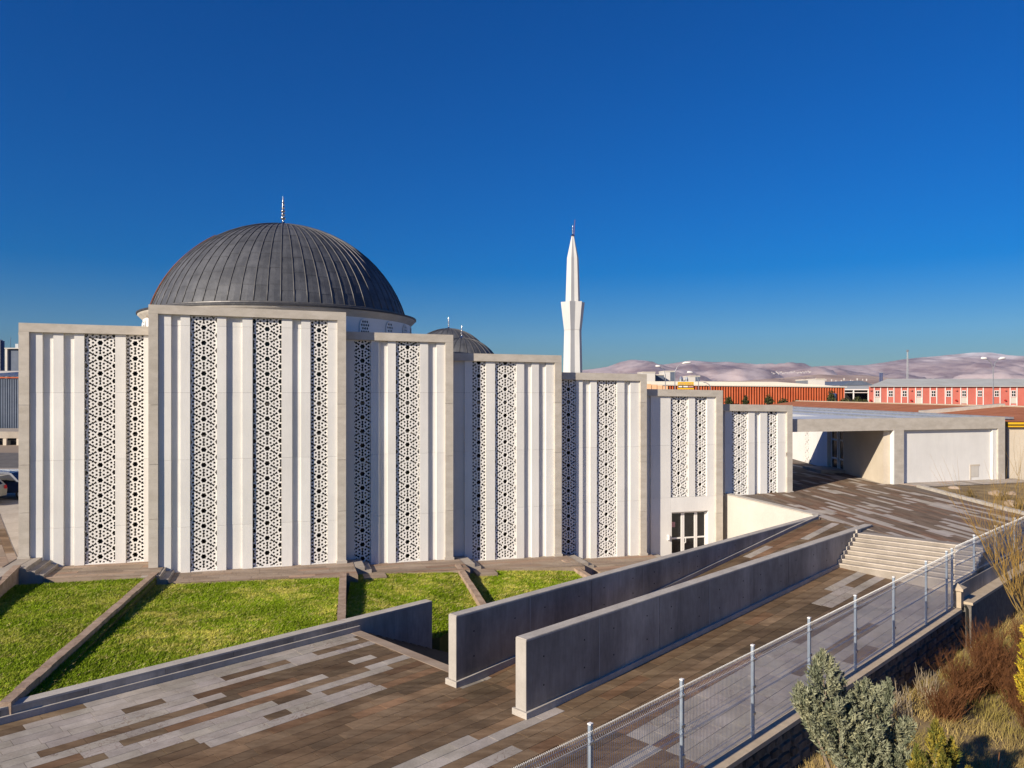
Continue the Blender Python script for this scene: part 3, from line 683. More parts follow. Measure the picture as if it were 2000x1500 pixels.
def lead_dome(cx, cy, zbase, rb, rise, ng, parent, name, seamr, rows, used=lambda a: True):
    rho = (rb*rb+rise*rise)/(2*rise); zc = zbase+rise-rho
    pm = math.acos((zbase-zc)/rho)
    pt = lambda ph, az, off=0: (cx+(rho+off)*math.sin(ph)*math.cos(az), cy+(rho+off)*math.sin(ph)*math.sin(az), zc+(rho+off)*math.cos(ph))
    mb = MB(); mb.lathe(cx, cy, [((rho-.05)*math.sin(pm*i/12), zc+(rho-.05)*math.cos(pm*i/12)) for i in range(13)], 48); root = mb.build(name, 'lead_dark', parent, True)
    for g in range(ng):
        a0 = 2*math.pi*g/ng; a1 = 2*math.pi*(g+1)/ng; am = (a0+a1)/2; mb = MB(); base = random.uniform(.91, 1.07); cut = random.uniform(0, .05)
        for r in range(rows):
            p1 = pm*min(1, max(0, (r+1)/rows+(cut if 0 < r+1 < rows else 0))); p0 = pm*min(1, max(.012, r/rows+(cut if r else 0)))
            t = base*random.uniform(.93, 1.07)
            lift = .012
            sub = 2
            for q in range(sub):
                u0 = p0+(p1-p0)*q/sub; u1 = p0+(p1-p0)*(q+1)/sub
                l0 = lift*(q/sub); l1 = lift*((q+1)/sub); w_ = random.uniform(0, .006)
                mb.add([pt(u1, a0, l1), pt(u1, am, l1+.004+w_), pt(u1, a1, l1), pt(u0, a1, l0), pt(u0, am, l0+.004+w_), pt(u0, a0, l0)], [(0, 1, 4, 5), (1, 2, 3, 4)], t)
        mb.build('lead_sheet', 'lead', root)
        mb = MB(); mb.tube([pt(max(.03, pm*i/14), a0, .018) for i in range(15)], seamr, 5); mb.build('standing_seam', 'lead_seam', root, True)
    return root, pt, pm
dome, dpt, dpm = lead_dome(*DC, ZE+.12, 6.72, 5.0, 68, mosque, 'main_dome', .03, 9)
dome['label'] = 'large dark lead-clad dome with standing seams'
mb = MB(); mb.lathe(*DC, [(6.74, ZE+.10), (6.79, ZE+.11), (6.78, ZE+.17), (6.71, ZE+.2)], 96); mb.build('base_flashing', 'lead_seam', dome)
def finial(cx, cy, z, h, r, parent):
    prof = [(r*2.2, 0), (r*1.9, .05), (r*1.0, .12), (r*.45, .2)]
    for zc_, rr in ((.30, 1.0), (.42, .8), (.53, .85), (.64, .62), (.74, .6), (.83, .42)):
        prof += [(r*.3, zc_-.05), (r*rr*.8, zc_-.025), (r*rr, zc_), (r*rr*.8, zc_+.025), (r*.3, zc_+.05)]
    prof += [(r*.22, .9), (r*.05, 1.0)]
    mb = MB(); mb.lathe(cx, cy, [(a, z+b_*h) for a, b_ in prof], 12); return mb.build('finial', 'silver', parent, True)
finial(*DC, ZE+5.05, 1.75, .15, dome)
mb = MB(); az = math.radians(213)
for off in (-.035, .035):
    mb.tube([Vector(dpt(dpm*(.42+.58*i/24), az+off*(1/(.5+i/48))*.9, .07)) for i in range(25)], .018, 5)
for i in range(40):
    ph = dpm*(.42+.57*i/40); k_ = .035*(1/(.5+i/80))*.9; mb.tube([dpt(ph, az-k_, .07), dpt(ph, az+k_, .07)], .016, 4)
mb.build('roof_ladder', 'rust', dome)
# small domes of the forecourt behind
for cx, cy, zb_, rb, rise, zz in ((-3.72, 56.0, 9.35, 2.85, 2.2, 1.0), (-5.1, 61.0, 9.9, 3.4, 2.75, 1.0), (2.85, 70.0, 7.2, 3.0, 2.4, 1.35)):
    d_, _, _ = lead_dome(cx, cy, zb_, rb, rise, 28, mosque, 'small_dome', .025, 4); finial(cx, cy, zb_+rise-.03, 1.0*zz, .08, d_)
    mb = MB(); mb.lathe(cx, cy, [(rb+.15, 4), (rb+.15, zb_-.1), (rb+.3, zb_), (rb, zb_+.05)], 32); mb.build('drum', 'white_paint', d_, True)
mb = MB(); mb.prism([(-9, 50), (4, 52), (5, 76), (-9, 76)], 1, 7.0); mb.build('forecourt_block', 'white_panel', mosque)

# minaret
mn = thing('minaret', (0, 0, 0), 'slim white faceted minaret with flared balcony and pointed tip', 'minaret')
MC = (6.42, 80.0)
def fluted(mb, prof, n=8, inner=.74, rot=.2):
    m = n*2; vs = []
    for r, z in prof:
        for j in range(m): q = r*(1 if j % 2 == 0 else inner); vs.append((MC[0]+q*math.cos(rot+2*math.pi*j/m), MC[1]+q*math.sin(rot+2*math.pi*j/m), z))
    fs = [(i*m+j, i*m+(j+1) % m, (i+1)*m+(j+1) % m, (i+1)*m+j) for i in range(len(prof)-1) for j in range(m)]
    mb.add(vs, fs+[tuple(range((len(prof)-1)*m, len(prof)*m))])
mb = MB(); fluted(mb, [(1.22, 1.0), (1.05, 9.7), (.94, 14.08)], 6); mb.build('shaft', 'minaret_white', mn)
mb = MB(); fluted(mb, [(.955, 14.1), (1.31, 17.05), (1.2, 17.05), (1.1, 16.9)], 6); mb.build('balcony', 'minaret_white', mn)
mb = MB(); fluted(mb, [(.80, 16.8), (.63, 21.66)], 6); mb.build('upper_shaft', 'minaret_white', mn)
mb = MB(); fluted(mb, [(.64, 21.66), (.12, 24.1)], 6); mb.build('spire', 'minaret_white', mn)
finial(*MC, 24.05, 1.2, .1, mn)
mb = MB(); mb.tube([(MC[0]+.12, MC[1], 24.0), (MC[0]+.22, MC[1], 25.75)], .025, 5); mb.build('lightning_rod', 'rust', mn)
# ------------------------------------------------------------------ entrance block right of the last bay
eb = thing('entrance_block', (0, 0, 0), 'low beige entrance portal with flat pale roof beside the last bay', 'building')
PO = Vector((16.05, 43.15))                       # front line of the portal, same direction as the mosque front
def pp(s, d): return (PO.x+E_.x*s+N_.x*d, PO.y+E_.y*s+N_.y*d)
def pbox(mb, s0, s1, d0, d1, z0, z1, tint=None):
    P = [pp(s0, d0), pp(s1, d0), pp(s1, d1), pp(s0, d1)]
    if parea(P) < 0: P = P[::-1]
    return mb.prism(P, z0, z1, tint)
# s along the front: 0 at the last bay, 7.0 pier, 15.05 far corner
mb = MB(); pbox(mb, -.6, 15.6, 0, -.5, 5.26, 5.98, 1.0); mb.build('fascia_beam', 'frame_concrete', eb)
mb = MB(); pbox(mb, 7.05, 7.75, .0, -.6, 1.9, 5.257, .98); mb.build('pier', 'frame_concrete', eb)
P = [pp(6.98, .0), pp(7.048, 0), pp(7.048, -.6), pp(6.98, -.6)]
MB().prism(P if parea(P) > 0 else P[::-1], 1.9, 5.256).build('pier_facing', 'white_panel', eb)
mb = MB(); pbox(mb, 15.05, 15.6, .0, -.6, 1.9, 5.257, .97); mb.build('pier', 'frame_concrete', eb)
mb = MB(); pbox(mb, 7.75, 15.05, -.22, -.5, 1.9, 5.257); mb.build('wall_panel', 'white_panel', eb)
mb = MB(); pbox(mb, 14.7, 15.05, -.1, -.22, 1.9, 5.257); mb.build('return_strip', 'white_panel', eb)
mb = MB(); pbox(mb, 13.1, 13.7, -.2, -.215, 2.25, 2.95); mb.build('wall_hatch', 'cream_render', eb)
mb = MB(); pbox(mb, 13.02, 13.78, -.195, -.218, 2.93, 3.03); pbox(mb, 13.02, 13.09, -.195, -.218, 2.1, 2.94); mb.build('hatch_frame', 'beige_render', eb)
# passage side: long wall running back
xw = 22.25
mb = MB(); mb.box(xw, xw+.4, 45.4, 50.9, 1.9, 5.28); mb.build('passage_wall', 'beige_render', eb)
mb = MB(); mb.box(xw, xw+.4, 53.5, 72, 1.9, 5.28); mb.build('passage_wall', 'white_panel', eb)
mb = MB(); mb.box(xw+.36, xw+.5, 50.9, 53.5, 1.9, 5.28); mb.build('recess_wall', 'beige_render', eb)
for y0, y1 in ((51.0, 51.9), (52.3, 53.2)):
    mb = MB(); mb.box(xw+.24, xw+.33, y0, y1, 2.1, 4.9); dr = mb.build('door', 'glass_dark', eb)
    mb = MB()
    for z in (2.1, 2.9, 4.2, 4.85): mb.box(xw+.19, xw+.26, y0-.05, y1+.05, z, z+.1)
    mb.box(xw+.19, xw+.26, y0-.1, y0, 2.1, 4.95); mb.box(xw+.19, xw+.26, y1, y1+.1, 2.1, 4.95); mb.build('door_frame', 'white_paint', dr)
pts, tris = plate([(56.5, 2.3), (57.6, 2.3), (57.6, 5.2), (56.5, 5.2)], lattice_holes(57.05, 56.5, 57.6, 2.3, 5.2, PER, 2.5))
mb = MB(); plate_mesh(mb, pts, [t[::-1] for t in tris], lambda s, d, z: (xw-d, s, z), .05, .01); mb.build('lattice_screen', 'lattice_white', eb)
mb = MB(); mb.box(xw-.012, xw-.004, 56.5, 57.6, 2.3, 5.2); mb.build('window_glass', 'glass_dark', eb)
# canopy slab over the passage and the flat roof
CAN = [pp(-.6, -.51), pp(6.6, -.51), (22.25, 53.2), (15.2, 51.2)]
mb = MB(); mb.prism(CAN if parea(CAN) > 0 else CAN[::-1], 5.3, 5.62); mb.build('canopy_slab', 'frame_concrete', eb)
mb = MB(); CAN2 = [pp(-.5, -.53), pp(6.9, -.53), (22.3, 53.1), (15.3, 51.1)]; mb.prism(CAN2 if parea(CAN2) > 0 else CAN2[::-1], 5.63, 5.86)
RR = [pp(6.92, -.53), pp(15.5, -.53), (31.0, 49.9), (22.7, 49.9)]; mb.prism(RR if parea(RR) > 0 else RR[::-1], 5.63, 5.86); mb.box(22.32, 33, 49.92, 92, 5.3, 5.8); mb.build('roof_sheet', 'roof_membrane', eb)
mb = MB(); mb.box(xw-1.6, xw+.9, 50.6, 53.8, 1.9, zplaza(22, 52)+.16); mb.build('door_step', 'step_stone', eb)
mb = MB()
for x in (24.6, 28.6, 32.2): mb.box(x, x+.25, 49, 91, 5.79, 5.93)
mb.build('gutter', 'steel_grey', eb)
mb = MB(); pbox(mb, 7.75, 15.4, -.52, -4, 1.9, 5.29); mb.box(24, 33, 50, 92, 1.3, 5.19); mb.build('room_block', 'beige_render', eb)

# long low building with red roof
lb = thing('red_roofed_building', (0, 0, 0), 'long low building with shallow red roof and yellow fascia behind the portal', 'building')
mb = MB(); mb.box(31.6, 60, 48.3, 49.0, 1.3, 5.3); mb.box(33.2, 60, 49, 100, 1.3, 5.5); mb.build('wall', 'beige_render', lb)
mb = MB(); mb.box(31.5, 60, 48.05, 48.29, 5.32, 5.62); mb.build('fascia', 'yellow_paint', lb)
mb = MB(); mb.box(31.45, 60, 48.0, 48.05, 5.44, 5.49); mb.build('fascia_line', 'black_paint', lb)
mb = MB(); mb.add([(31.5, 48.1, 5.66), (39.5, 58, 6.38), (37.5, 100, 6.38), (32.9, 100, 5.8), (33.0, 58, 5.72), (60, 48.1, 5.66), (60, 58, 6.38)], [(0, 1, 4), (4, 1, 2, 3), (0, 5, 6, 1)]); rf = mb.build('roof', 'red_tile', lb)
mb = MB(); mb.tube([(39.5, 58, 6.4), (37.5, 100, 6.4)], .1, 6); mb.tube([(39.5, 58, 6.4), (60, 58, 6.4)], .1, 6); mb.build('ridge_cap', 'sand_coping', rf)
mb = MB(); mb.prism([(33.1, 61.0), (39.7, 61.0), (39.7, 61.7), (33.1, 61.7)], 5.3, [6.05, 6.62, 6.62, 6.05]); mb.build('parapet', 'coping_concrete', rf)

# ------------------------------------------------------------------ buildings behind
fac = thing('finned_factory', (0, 0, 0), 'long factory hall clad in rust-orange vertical fins under a pale roof', 'factory')
Y = 130
mb = MB(); mb.box(22, 57.2, Y+.6, Y+40, 1.3, 8.6); mb.build('wall', 'rust', fac)
fin = None
for k in range(78):
    x = 22.6+k*.445
    zt_ = 8.95-.0125*(x-22.6)
    if fin is None:
        mb = MB(); mb.prism([(-.04, 0), (.17, -.04), (.17, .5), (-.04, .5)], 0, 1); fin = mb.build('fin', 'orange_paint', fac); me_f = fin.data; o = fin
    else: o = bpy.data.objects.new('fin', me_f); C.objects.link(o); o.parent = fac
    o.location = (x, Y, 1.4); o.scale = (1, 1, zt_-1.4)
    if k < 5: o.data = fin.data
mb = MB()
for k in range(4): mb.box(23.0+k*.95, 23.85+k*.95, Y-.25, Y-.15, 7.6, 9.0-.12*k)
mb.build('light_panel', 'orange_light', fac)
mb = MB(); mb.add([(21.5, Y-.2, 8.98), (57.4, Y-.2, 8.55), (57.4, Y+2, 8.62), (46, Y+24, 9.6), (21.5, Y+24, 9.6)], [(0, 1, 2, 3, 4)]); mb.add([(21.5, Y-.2, 8.98), (57.4, Y-.2, 8.55), (57.4, Y-.2, 8.4), (21.5, Y-.2, 8.8)], [(3, 2, 1, 0)]); mb.build('roof', 'pale_roof', fac)
mb = MB(); mb.add([(22.5, Y+2.2, 8.3), (57.3, Y+2.2, 8.3), (57.3, Y+2.2, 8.62), (46, Y+2.2, 9.4), (22.5, Y+2.2, 9.5), (22.5, Y+3.2, 8.3), (57.3, Y+3.2, 8.3), (57.3, Y+3.2, 8.62), (46, Y+3.2, 9.4), (22.5, Y+3.2, 9.5)], [(0, 1, 2, 3, 4), (4, 3, 8, 9), (3, 2, 7, 8), (9, 8, 7, 6, 5)]); mb.build('upper_wall', 'pale_roof', fac)
mb = MB(); mb.box(54.4, 55.5, Y-.3, Y-.1, 3.0, 7.4); mb.build('door', 'blue_paint', fac)

pk = thing('pink_building', (0, 0, 0), 'two-storey coral pink building with white pilasters and grey roof', 'building')
Y = 150; px2x = lambda x: (x-1000)/1480*Y
zy = lambda y: 7.5-(y-767)/1480*Y
mb = MB(); mb.prism([(px2x(1697), Y), (px2x(2160), Y), (px2x(2160), Y+16), (px2x(1697)*1.115, Y+16)], 1.3, zy(754)); mb.build('wall', 'pink_paint', pk)
mb = MB(); x0, x1 = px2x(1697)-.1, px2x(2160); mb.add([(x0, Y-.4, zy(754)), (x1, Y-.4, zy(754)), (x1, Y+9, 10.42), (x0*1.06+4.0, Y+9, 10.42), (x0*1.12, Y+17, zy(754))], [(0, 1, 2, 3), (0, 3, 4)]); mb.add([(x0, Y-.4, zy(754)), (x1, Y-.4, zy(754)), (x1, Y-.4, zy(755.5)), (x0, Y-.4, zy(755.5))], [(3, 2, 1, 0)]); mb.build('roof', 'roof_grey', pk)
wins = [1713.4, 1739.5, 1766.5, 1794.4, 1822.9, 1852.4, 1882.6, 1913.6, 1946.3, 1979.3, 2013, 2048]
for i, xc in enumerate(wins):
    hw_ = 6.2+.05*i
    for sgn in (-1, 1):
        x = px2x(xc+sgn*hw_); MB().box(x-.07, x+.07, Y-.1, Y, 1.3, zy(755.5)).build('pilaster', 'white_paint', pk)
    xa, xb = px2x(xc-hw_+.8), px2x(xc+hw_-.8)
    MB().box(xa, xb, Y-.03, Y-.004, zy(788), zy(776)).build('spandrel_panel', 'pink_paint' if i % 3 else 'pale_roof', pk)
    for ya, yb in ((762.5, 775), (791, 803)):
        wn = MB().box(px2x(xc-4.2), px2x(xc+4.2), Y-.06, Y-.005, zy(yb), zy(ya)).build('window', 'white_paint', pk)
        for sx in (-1, 1):
            for sz in (-1, 1):
                ym = (ya+yb)/2+sz*2.8
                MB().box(px2x(xc+sx*2.0-1.5), px2x(xc+sx*2.0+1.5), Y-.075, Y-.061, zy(ym+2.2), zy(ym-2.2)).build('pane', 'glass_dark', wn)
for xc in (1700, 1779, 1867, 1963):
    for yv in (762, 782):
        x = px2x(xc); MB().tube([(x, Y-.3, zy(yv)), (x, Y, zy(yv))], [.16, .2], 8).build('wall_vent', 'red_plastic' if yv > 770 else 'pink_paint', pk)

cp = thing('open_shed', (0, 0, 0), 'open-fronted shed with white beams between orange hall and pink building', 'shed')
Y = 155; px2x = lambda x: (x-1000)/1480*Y; zy = lambda y: 7.5-(y-767)/1480*Y
mb = MB(); mb.add([(px2x(1640), Y, zy(760)), (px2x(1702), Y, zy(760)), (px2x(1702)*1.09, Y+14, zy(752)), (px2x(1640)*1.09, Y+14, zy(752))], [(0, 1, 2, 3)]); mb.build('roof', 'roof_grey', cp)
for y0_, y1_ in ((760, 762), (766.2, 767.4)): MB().box(px2x(1640), px2x(1700), Y-.1, Y+.1, zy(y1_), zy(y0_)).build('beam', 'white_paint', cp)
for x in (1648.5, 1667, 1696): MB().box(px2x(x-.9), px2x(x+.9), Y-.12, Y+.12, 1.3, zy(762)).build('post', 'white_paint', cp)
mb = MB(); mb.box(px2x(1636)*1.084, px2x(1706)*1.084, Y+13, Y+13.3, 1.3, zy(758)); mb.build('back_wall', 'void_dark', cp)

def simple_building(name, label, x0, x1, y0, y1, Y, m, roofm=None, cat='building', depth=8, doorm=None):
    px = lambda x: (x-1000)/1480*Y; z = lambda y: 7.5-(y-767)/1480*Y
    t = thing(name, (0, 0, 0), label, cat)
    MB().box(px(x0), px(x1), Y, Y+depth, 1.3, z(y0)).build('wall', m, t)
    mb = MB(); e_ = (px(x1)-px(x0))*.02; mb.box(px(x0)-e_, px(x1)+e_, Y-.15, Y+depth+.15, z(y0), z(y0)+.25*Y/200); mb.build('roof', roofm or m, t)
    if doorm: MB().box(px(x0+(x1-x0)*.55), px(x1-.3), Y-.06, Y-.01, z(y1), z(y0+1)).build('cladding', doorm, t)
    return t
simple_building('works_shed', 'pale works shed peeking over the fifth bay\'s corner', 1255, 1279.5, 728, 745, 200, 'town_white', 'pale_roof')
simple_building('works_shed', 'blue-clad works shed beside the pale silo house', 1279.6, 1297, 733, 745, 205, 'blue_clad', 'pale_roof')
t = simple_building('silo_house', 'tall cream silo house with blue side above the orange hall', 1298, 1318, 726, 745, 210, 'town_white', 'pale_roof', doorm='blue_clad')
simple_building('works_shed', 'small white and blue roof house beside the metal tanks', 1347, 1367, 735.5, 746, 210, 'town_white', 'pale_roof', doorm='blue_clad')
for x, r, lab in ((1330, 4.5, 'larger round metal tank beside the yellow sign'), (1341, 3.2, 'smaller round metal tank next to white roof house')):
    Yt = 208; t = thing('tank', (0, 0, 0), lab, 'tank'); px = (x-1000)/1480*Yt; rr = r/1480*Yt
    mb = MB(); mb.lathe(px, Yt, [(rr, 1.3), (rr, 11.2)], 16); mb.build('tank_shell', 'steel_grey', t, True)
    mb = MB(); mb.lathe(px, Yt, [(rr*1.03, 11.2), (rr*.3, 11.9), (.01, 11.95)], 16); mb.build('tank_roof', 'galvanised', t)
for x0, x1, y0, lab, m in ((1571, 1578, 743, 'small grey box on the skyline over the orange hall', 'steel_grey'), (1593, 1611, 741.5, 'white box house on the skyline over the orange hall', 'town_white')):
    simple_building('roof_house', lab, x0, x1, y0, 755, 260, m, 'pale_roof')
t = thing('vaulted_hall', (0, 0, 0), 'distant hall with a curved blue-grey roof over the open shed', 'building')
Yh = 300; mb = MB(); px = lambda x: (x-1000)/1480*Yh
arc = [(px(1645+62*i/12), 7.5-(752.5-9*math.sin(math.pi*i/12)-767)/1480*Yh) for i in range(13)]
mb.add([(x, Yh, z) for x, z in arc]+[(x, Yh+40, z) for x, z in arc], [(i, i+1, 14+i, 13+i) for i in range(12)]+[tuple(range(12, -1, -1))]); mb.build('vault', 'blue_clad', t)
MB().box(px(1645), px(1707), Yh+.1, Yh+40, 1.3, 10.3).build('wall', 'pale_roof', t)
for x, lab in ((1719, 'first of the two slim blue stacks on the plain'), (1722.6, 'second of the two slim blue stacks on the plain')):
    t = thing('blue_stack', (0, 0, 0), lab, 'chimney'); Yc = 900; px = (x-1000)/1480*Yc
    MB().tube([(px, Yc, 1), (px, Yc, 31)], .75, 8).build('stack', 'blue_paint', t); MB().tube([(px, Yc, 31), (px, Yc, 31.6)], .85, 8).build('rim', 'steel_grey', t)
# mast, lamps, sign
t = thing('lattice_mast', (0, 0, 0), 'tall thin lattice radio mast behind the pink roof', 'mast')
mb = MB(); X0, Y0 = 104.4, 200
for a in range(3):
    c = (math.cos(a*2.094), math.sin(a*2.094)); mb.tube([(X0+.5*c[0], Y0+.5*c[1], 1), (X0+.12*c[0], Y0+.12*c[1], 18.6)], .05, 4)
mb.build('leg_frame', 'steel_grey', t); mb = MB()
for k in range(22):
    z = 1.5+k*.78; f = lambda z: .5-.38*(z-1)/17.6
    for a in range(3):
        c = (math.cos(a*2.094), math.sin(a*2.094)); d = (math.cos((a+1)*2.094), math.sin((a+1)*2.094))
        mb.tube([(X0+f(z)*c[0], Y0+f(z)*c[1], z), (X0+f(z+.78)*d[0], Y0+f(z+.78)*d[1], z+.78)], .03, 3)
mb.build('bracing', 'steel_grey', t); mb = MB(); mb.box(X0-.22, X0+.22, Y0-.2, Y0+.2, 18.3, 18.8); mb.build('head_unit', 'steel_grey', t)
def lamp(label, X, Y_, zt_, arms, base=1.3):
    t = thing('street_lamp', (0, 0, 0), label, 'street lamp', 'tall street lamps')
    MB().tube([(X, Y_, base), (X, Y_, zt_-1.4)], [.11, .06], 6).build('pole', 'steel_grey', t)
    for dx in arms:
        MB().tube([(X, Y_, zt_-1.45), (X+dx*.25, Y_, zt_-.6), (X+dx*.8, Y_, zt_-.1)], .045, 5).build('arm', 'steel_grey', t)
        h = MB(); h.tube([(X+dx*.7, Y_, zt_-.12), (X+dx*1.0, Y_, zt_), (X+dx*1.5, Y_, zt_+.02), (X+dx*1.62, Y_, zt_)], [.05, .17, .17, .05], 8); h.build('lamp_head', 'white_paint', t, True)
lamp('double-armed street lamp in front of the pink building', 63.5, 100, 12.05, (-1, 1))
lamp('single-armed street lamp above the sixth bay beside the silo house', 25.8, 120, 12.25, (1.6,))
lamp('street lamp whose white head shows between silo house and mountain', 25.1, 124, 11.85, (-1,))
lamp('street lamp whose head shows above the white roof house', 31.5, 128, 10.95, (-1.2,))
sg = thing('roof_sign', (0, 0, 0), 'yellow company sign with black band standing over the sixth bay', 'sign')
Ys = 126; px = lambda x: (x-1000)/1480*Ys; zs = lambda y: 7.5-(y-767)/1480*Ys
MB().box(px(1324), px(1355), Ys, Ys+.15, zs(760.5), zs(746)).build('board', 'yellow_paint', sg)
MB().box(px(1324.3), px(1354.7), Ys-.03, Ys-.005, zs(757.5), zs(752.4)).build('black_band', 'black_paint', sg)
for xa, xb, m in ((1325.2, 1332.5, 'white_paint'), (1334.5, 1343.5, 'white_paint'), (1344.5, 1353.8, 'notice_red')):
    MB().box(px(xa), px(xb), Ys-.045, Ys-.031, zs(756.3), zs(753.8)).build('lettering_bar', m, sg)
fc = bpy.data.curves.new('lettering', 'FONT'); fc.body = 'LIDER & METAL'; fc.size = .36; fc.align_x = 'CENTER'; fc.extrude = .005
fo = bpy.data.objects.new('lettering', fc); C.objects.link(fo); fo.rotation_euler = (math.pi/2, 0, 0); fo.location = (px(1339.5), Ys-.02, zs(751.6)); fo.parent = sg; fc.materials.append(MATS['sand_coping'])
bpy.context.view_layer.update(); lm = bpy.data.meshes.new_from_object(fo); lo_ = bpy.data.objects.new('lettering', lm); C.objects.link(lo_); lo_.parent = sg; lo_.rotation_euler = fo.rotation_euler; lo_.location = fo.location; bpy.data.objects.remove(fo); lo_.name = 'lettering'
MB().box(px(1329), px(1330), Ys+.16, Ys+.3, 1.3, zs(750)).build('post', 'steel_grey', sg); MB().box(px(1349), px(1350), Ys+.16, Ys+.3, 1.3, zs(750)).build('post', 'steel_grey', sg)
t = thing('bent_pipe', (0, 0, 0), 'thin dark curved vent pipe beside the yellow sign', 'pipe')
MB().tube([(px(1388), Ys, 7), (px(1388), Ys, zs(757)), (px(1385), Ys, zs(751)), (px(1379), Ys, zs(747.5)), (px(1374), Ys, zs(747))], .06, 6).build('pipe', 'steel_grey', t)

# picture's left edge: warehouse, silo tower, loading ramp, cars
wh = thing('metal_warehouse', (0, 0, 0), 'blue-grey corrugated warehouse with pale ribbed roof across the road', 'warehouse')
mb = MB(); mb.box(-110, -58, 100, 130, 1.3, 9.4); mb.build('wall', 'blue_clad', wh)
for k in range(40): MB().box(-70+k*.3, -69.9+k*.3, 99.93, 99.998, 2.4, 9.3).build('rib', 'steel_grey' if 0 else 'blue_clad', wh)
mb = MB(); mb.box(-110, -57.8, 99.8, 99.99, 9.42, 9.6); mb.build('eave_trim', 'orange_paint', wh)
mb = MB(); mb.add([(-110, 99.7, 9.62), (-57.7, 99.7, 9.62), (-57.7, 118, 10.9), (-110, 118, 10.9)], [(0, 1, 2, 3)]); rf = mb.build('roof', 'pale_roof', wh)
for k in range(18): MB().add([(-72+k*.7, 99.7, 9.63), (-71.8+k*.7, 99.7, 9.63), (-71.8+k*.7, 118, 11.02), (-72+k*.7, 118, 11.02), (-71.9+k*.7, 99.7, 9.75), (-71.9+k*.7, 118, 11.1)], [(0, 4, 5, 3), (4, 1, 2, 5)]).build('roof_rib', 'town_white', rf)
lr = thing('loading_dock', (0, 0, 0), 'dark loading dock with concrete posts in front of the warehouse', 'dock')
mb = MB(); mb.box(-110, -30, 90, 98, 1.3, 2.1); mb.build('dock_wall', 'void_dark', lr); mb = MB(); mb.box(-110, -30, 89.6, 98, 2.12, 2.9); mb.build('dock_edge', 'yard', lr)
for k in range(12): MB().box(-68+k*1.6, -67.6+k*1.6, 89.3, 89.58, 1.3, 2.1).build('post', 'beige_render', lr)
stw = thing('silo_tower', (0, 0, 0), 'tall plant tower with cream columns behind the warehouse', 'tower')
Yt = 170; px = lambda x: (x-1000)/1480*Yt; zt2 = lambda y: 7.5-(y-767)/1480*Yt
MB().box(px(14), px(60), Yt, Yt+10, 1.3, zt2(682)).build('wall', 'blue_clad', stw)
MB().box(px(2), px(5.5), Yt-1, Yt, 1.3, zt2(664)).build('column', 'cream_render', stw); MB().box(px(5.6), px(9), Yt-.6, Yt, 1.3, zt2(666)).build('duct', 'blue_paint', stw)
MB().box(px(12.5), px(17), Yt-.5, Yt-.01, 1.3, zt2(681)).build('column', 'cream_render', stw); MB().box(px(12), px(60), Yt-.6, Yt+10, zt2(681.5), zt2(679.5)).build('roof_edge', 'cream_render', stw)
MB().box(px(24), px(30), Yt+1, Yt+3, zt2(679.4), zt2(671)).build('vent_box', 'steel_grey', stw); MB().tube([(px(15), Yt+1, zt2(680)), (px(15), Yt+1, zt2(658))], .05, 4).build('aerial', 'steel_grey', stw)

def car(label, name, X, Y_, z, yaw, m, L=4.5, Wd=1.85, H=1.62):
    t = thing(name, (0, 0, 0), label, 'car'); ca, sa = math.cos(yaw), math.sin(yaw)
    tr = lambda x, y, zz: (X+x*ca-y*sa, Y_+x*sa+y*ca, z+zz)
    side = [(-.5, .25), (-.5, .52), (-.47, .6), (-.3, .64), (-.16, .97), (.22, 1.0), (.36, .93), (.47, .62), (.5, .5), (.49, .25)]
    mb = MB(); n = len(side); hw = Wd/2
    ring = lambda w, sc=1: [tr(p[0]*L, w, p[1]*H*sc) for p in side]
    inset = [tr(p[0]*L*.985, (hw-.14 if p[1] > .7 else hw), p[1]*H) for p in side]; inset2 = [tr(p[0]*L*.985, -(hw-.14 if p[1] > .7 else hw), p[1]*H) for p in side]
    mb.add(inset+inset2, [(i, (i+1) % n, n+(i+1) % n, n+i) for i in range(n)]+[tuple(range(n-1, -1, -1)), tuple(range(n, 2*n))]); body = mb.build('body', m, t)
    for sgn in (1, -1):
        q = [(-.25, .66), (-.14, .92), (.2, .95), (.33, .88), (.41, .66)]
        mb = MB(); mb.add([tr(p[0]*L, sgn*(hw-(.0 if p[1] < .7 else .125)+.01), p[1]*H) for p in q], [tuple(range(5))]); mb.build('side_window', 'glass_dark', t)
        for wx in (-.31, .31):
            w = MB(); w.tube([tr(wx*L, sgn*(hw-.2), .33), tr(wx*L, sgn*(hw+.01), .33)], .33, 18); wh_ = w.build('wheel', 'tyre', t)
            w = MB(); w.tube([tr(wx*L, sgn*(hw), .33), tr(wx*L, sgn*(hw+.02), .33)], .2, 12); w.build('rim', 'galvanised', wh_)
        for wx, mm, nm in ((.492, 'red_plastic', 'tail_light'), (-.495, 'white_paint', 'headlight')):
            b_ = MB(); b_.add([tr(wx*L+(.03 if wx > 0 else -.03), sgn*(hw-.05), .48*H), tr(wx*L+(.03 if wx > 0 else -.03), sgn*(hw-.3), .48*H), tr(wx*L, sgn*(hw-.3), .6*H), tr(wx*L, sgn*(hw-.05), .6*H)], [(0, 1, 2, 3)]); b_.build(nm, mm, t)
    b_ = MB(); b_.add([tr(.365*L, -.6, .915*H), tr(.365*L, .6, .915*H), tr(.47*L, .65, .64*H), tr(.47*L, -.65, .64*H)], [(0, 1, 2, 3)]); b_.build('rear_window', 'glass_dark', t)
    for sgn in (1, -1): MB().tube([tr(-.12*L, sgn*(hw-.25), H*1.0), tr(.3*L, sgn*(hw-.25), H*1.0)], .03, 5).build('roof_rail', 'galvanised', t)
    return t
car('dark blue parked car mostly hidden by the first bay', 'parked_car', -30.6, 46.0, 1.13, math.pi, 'car_blue')
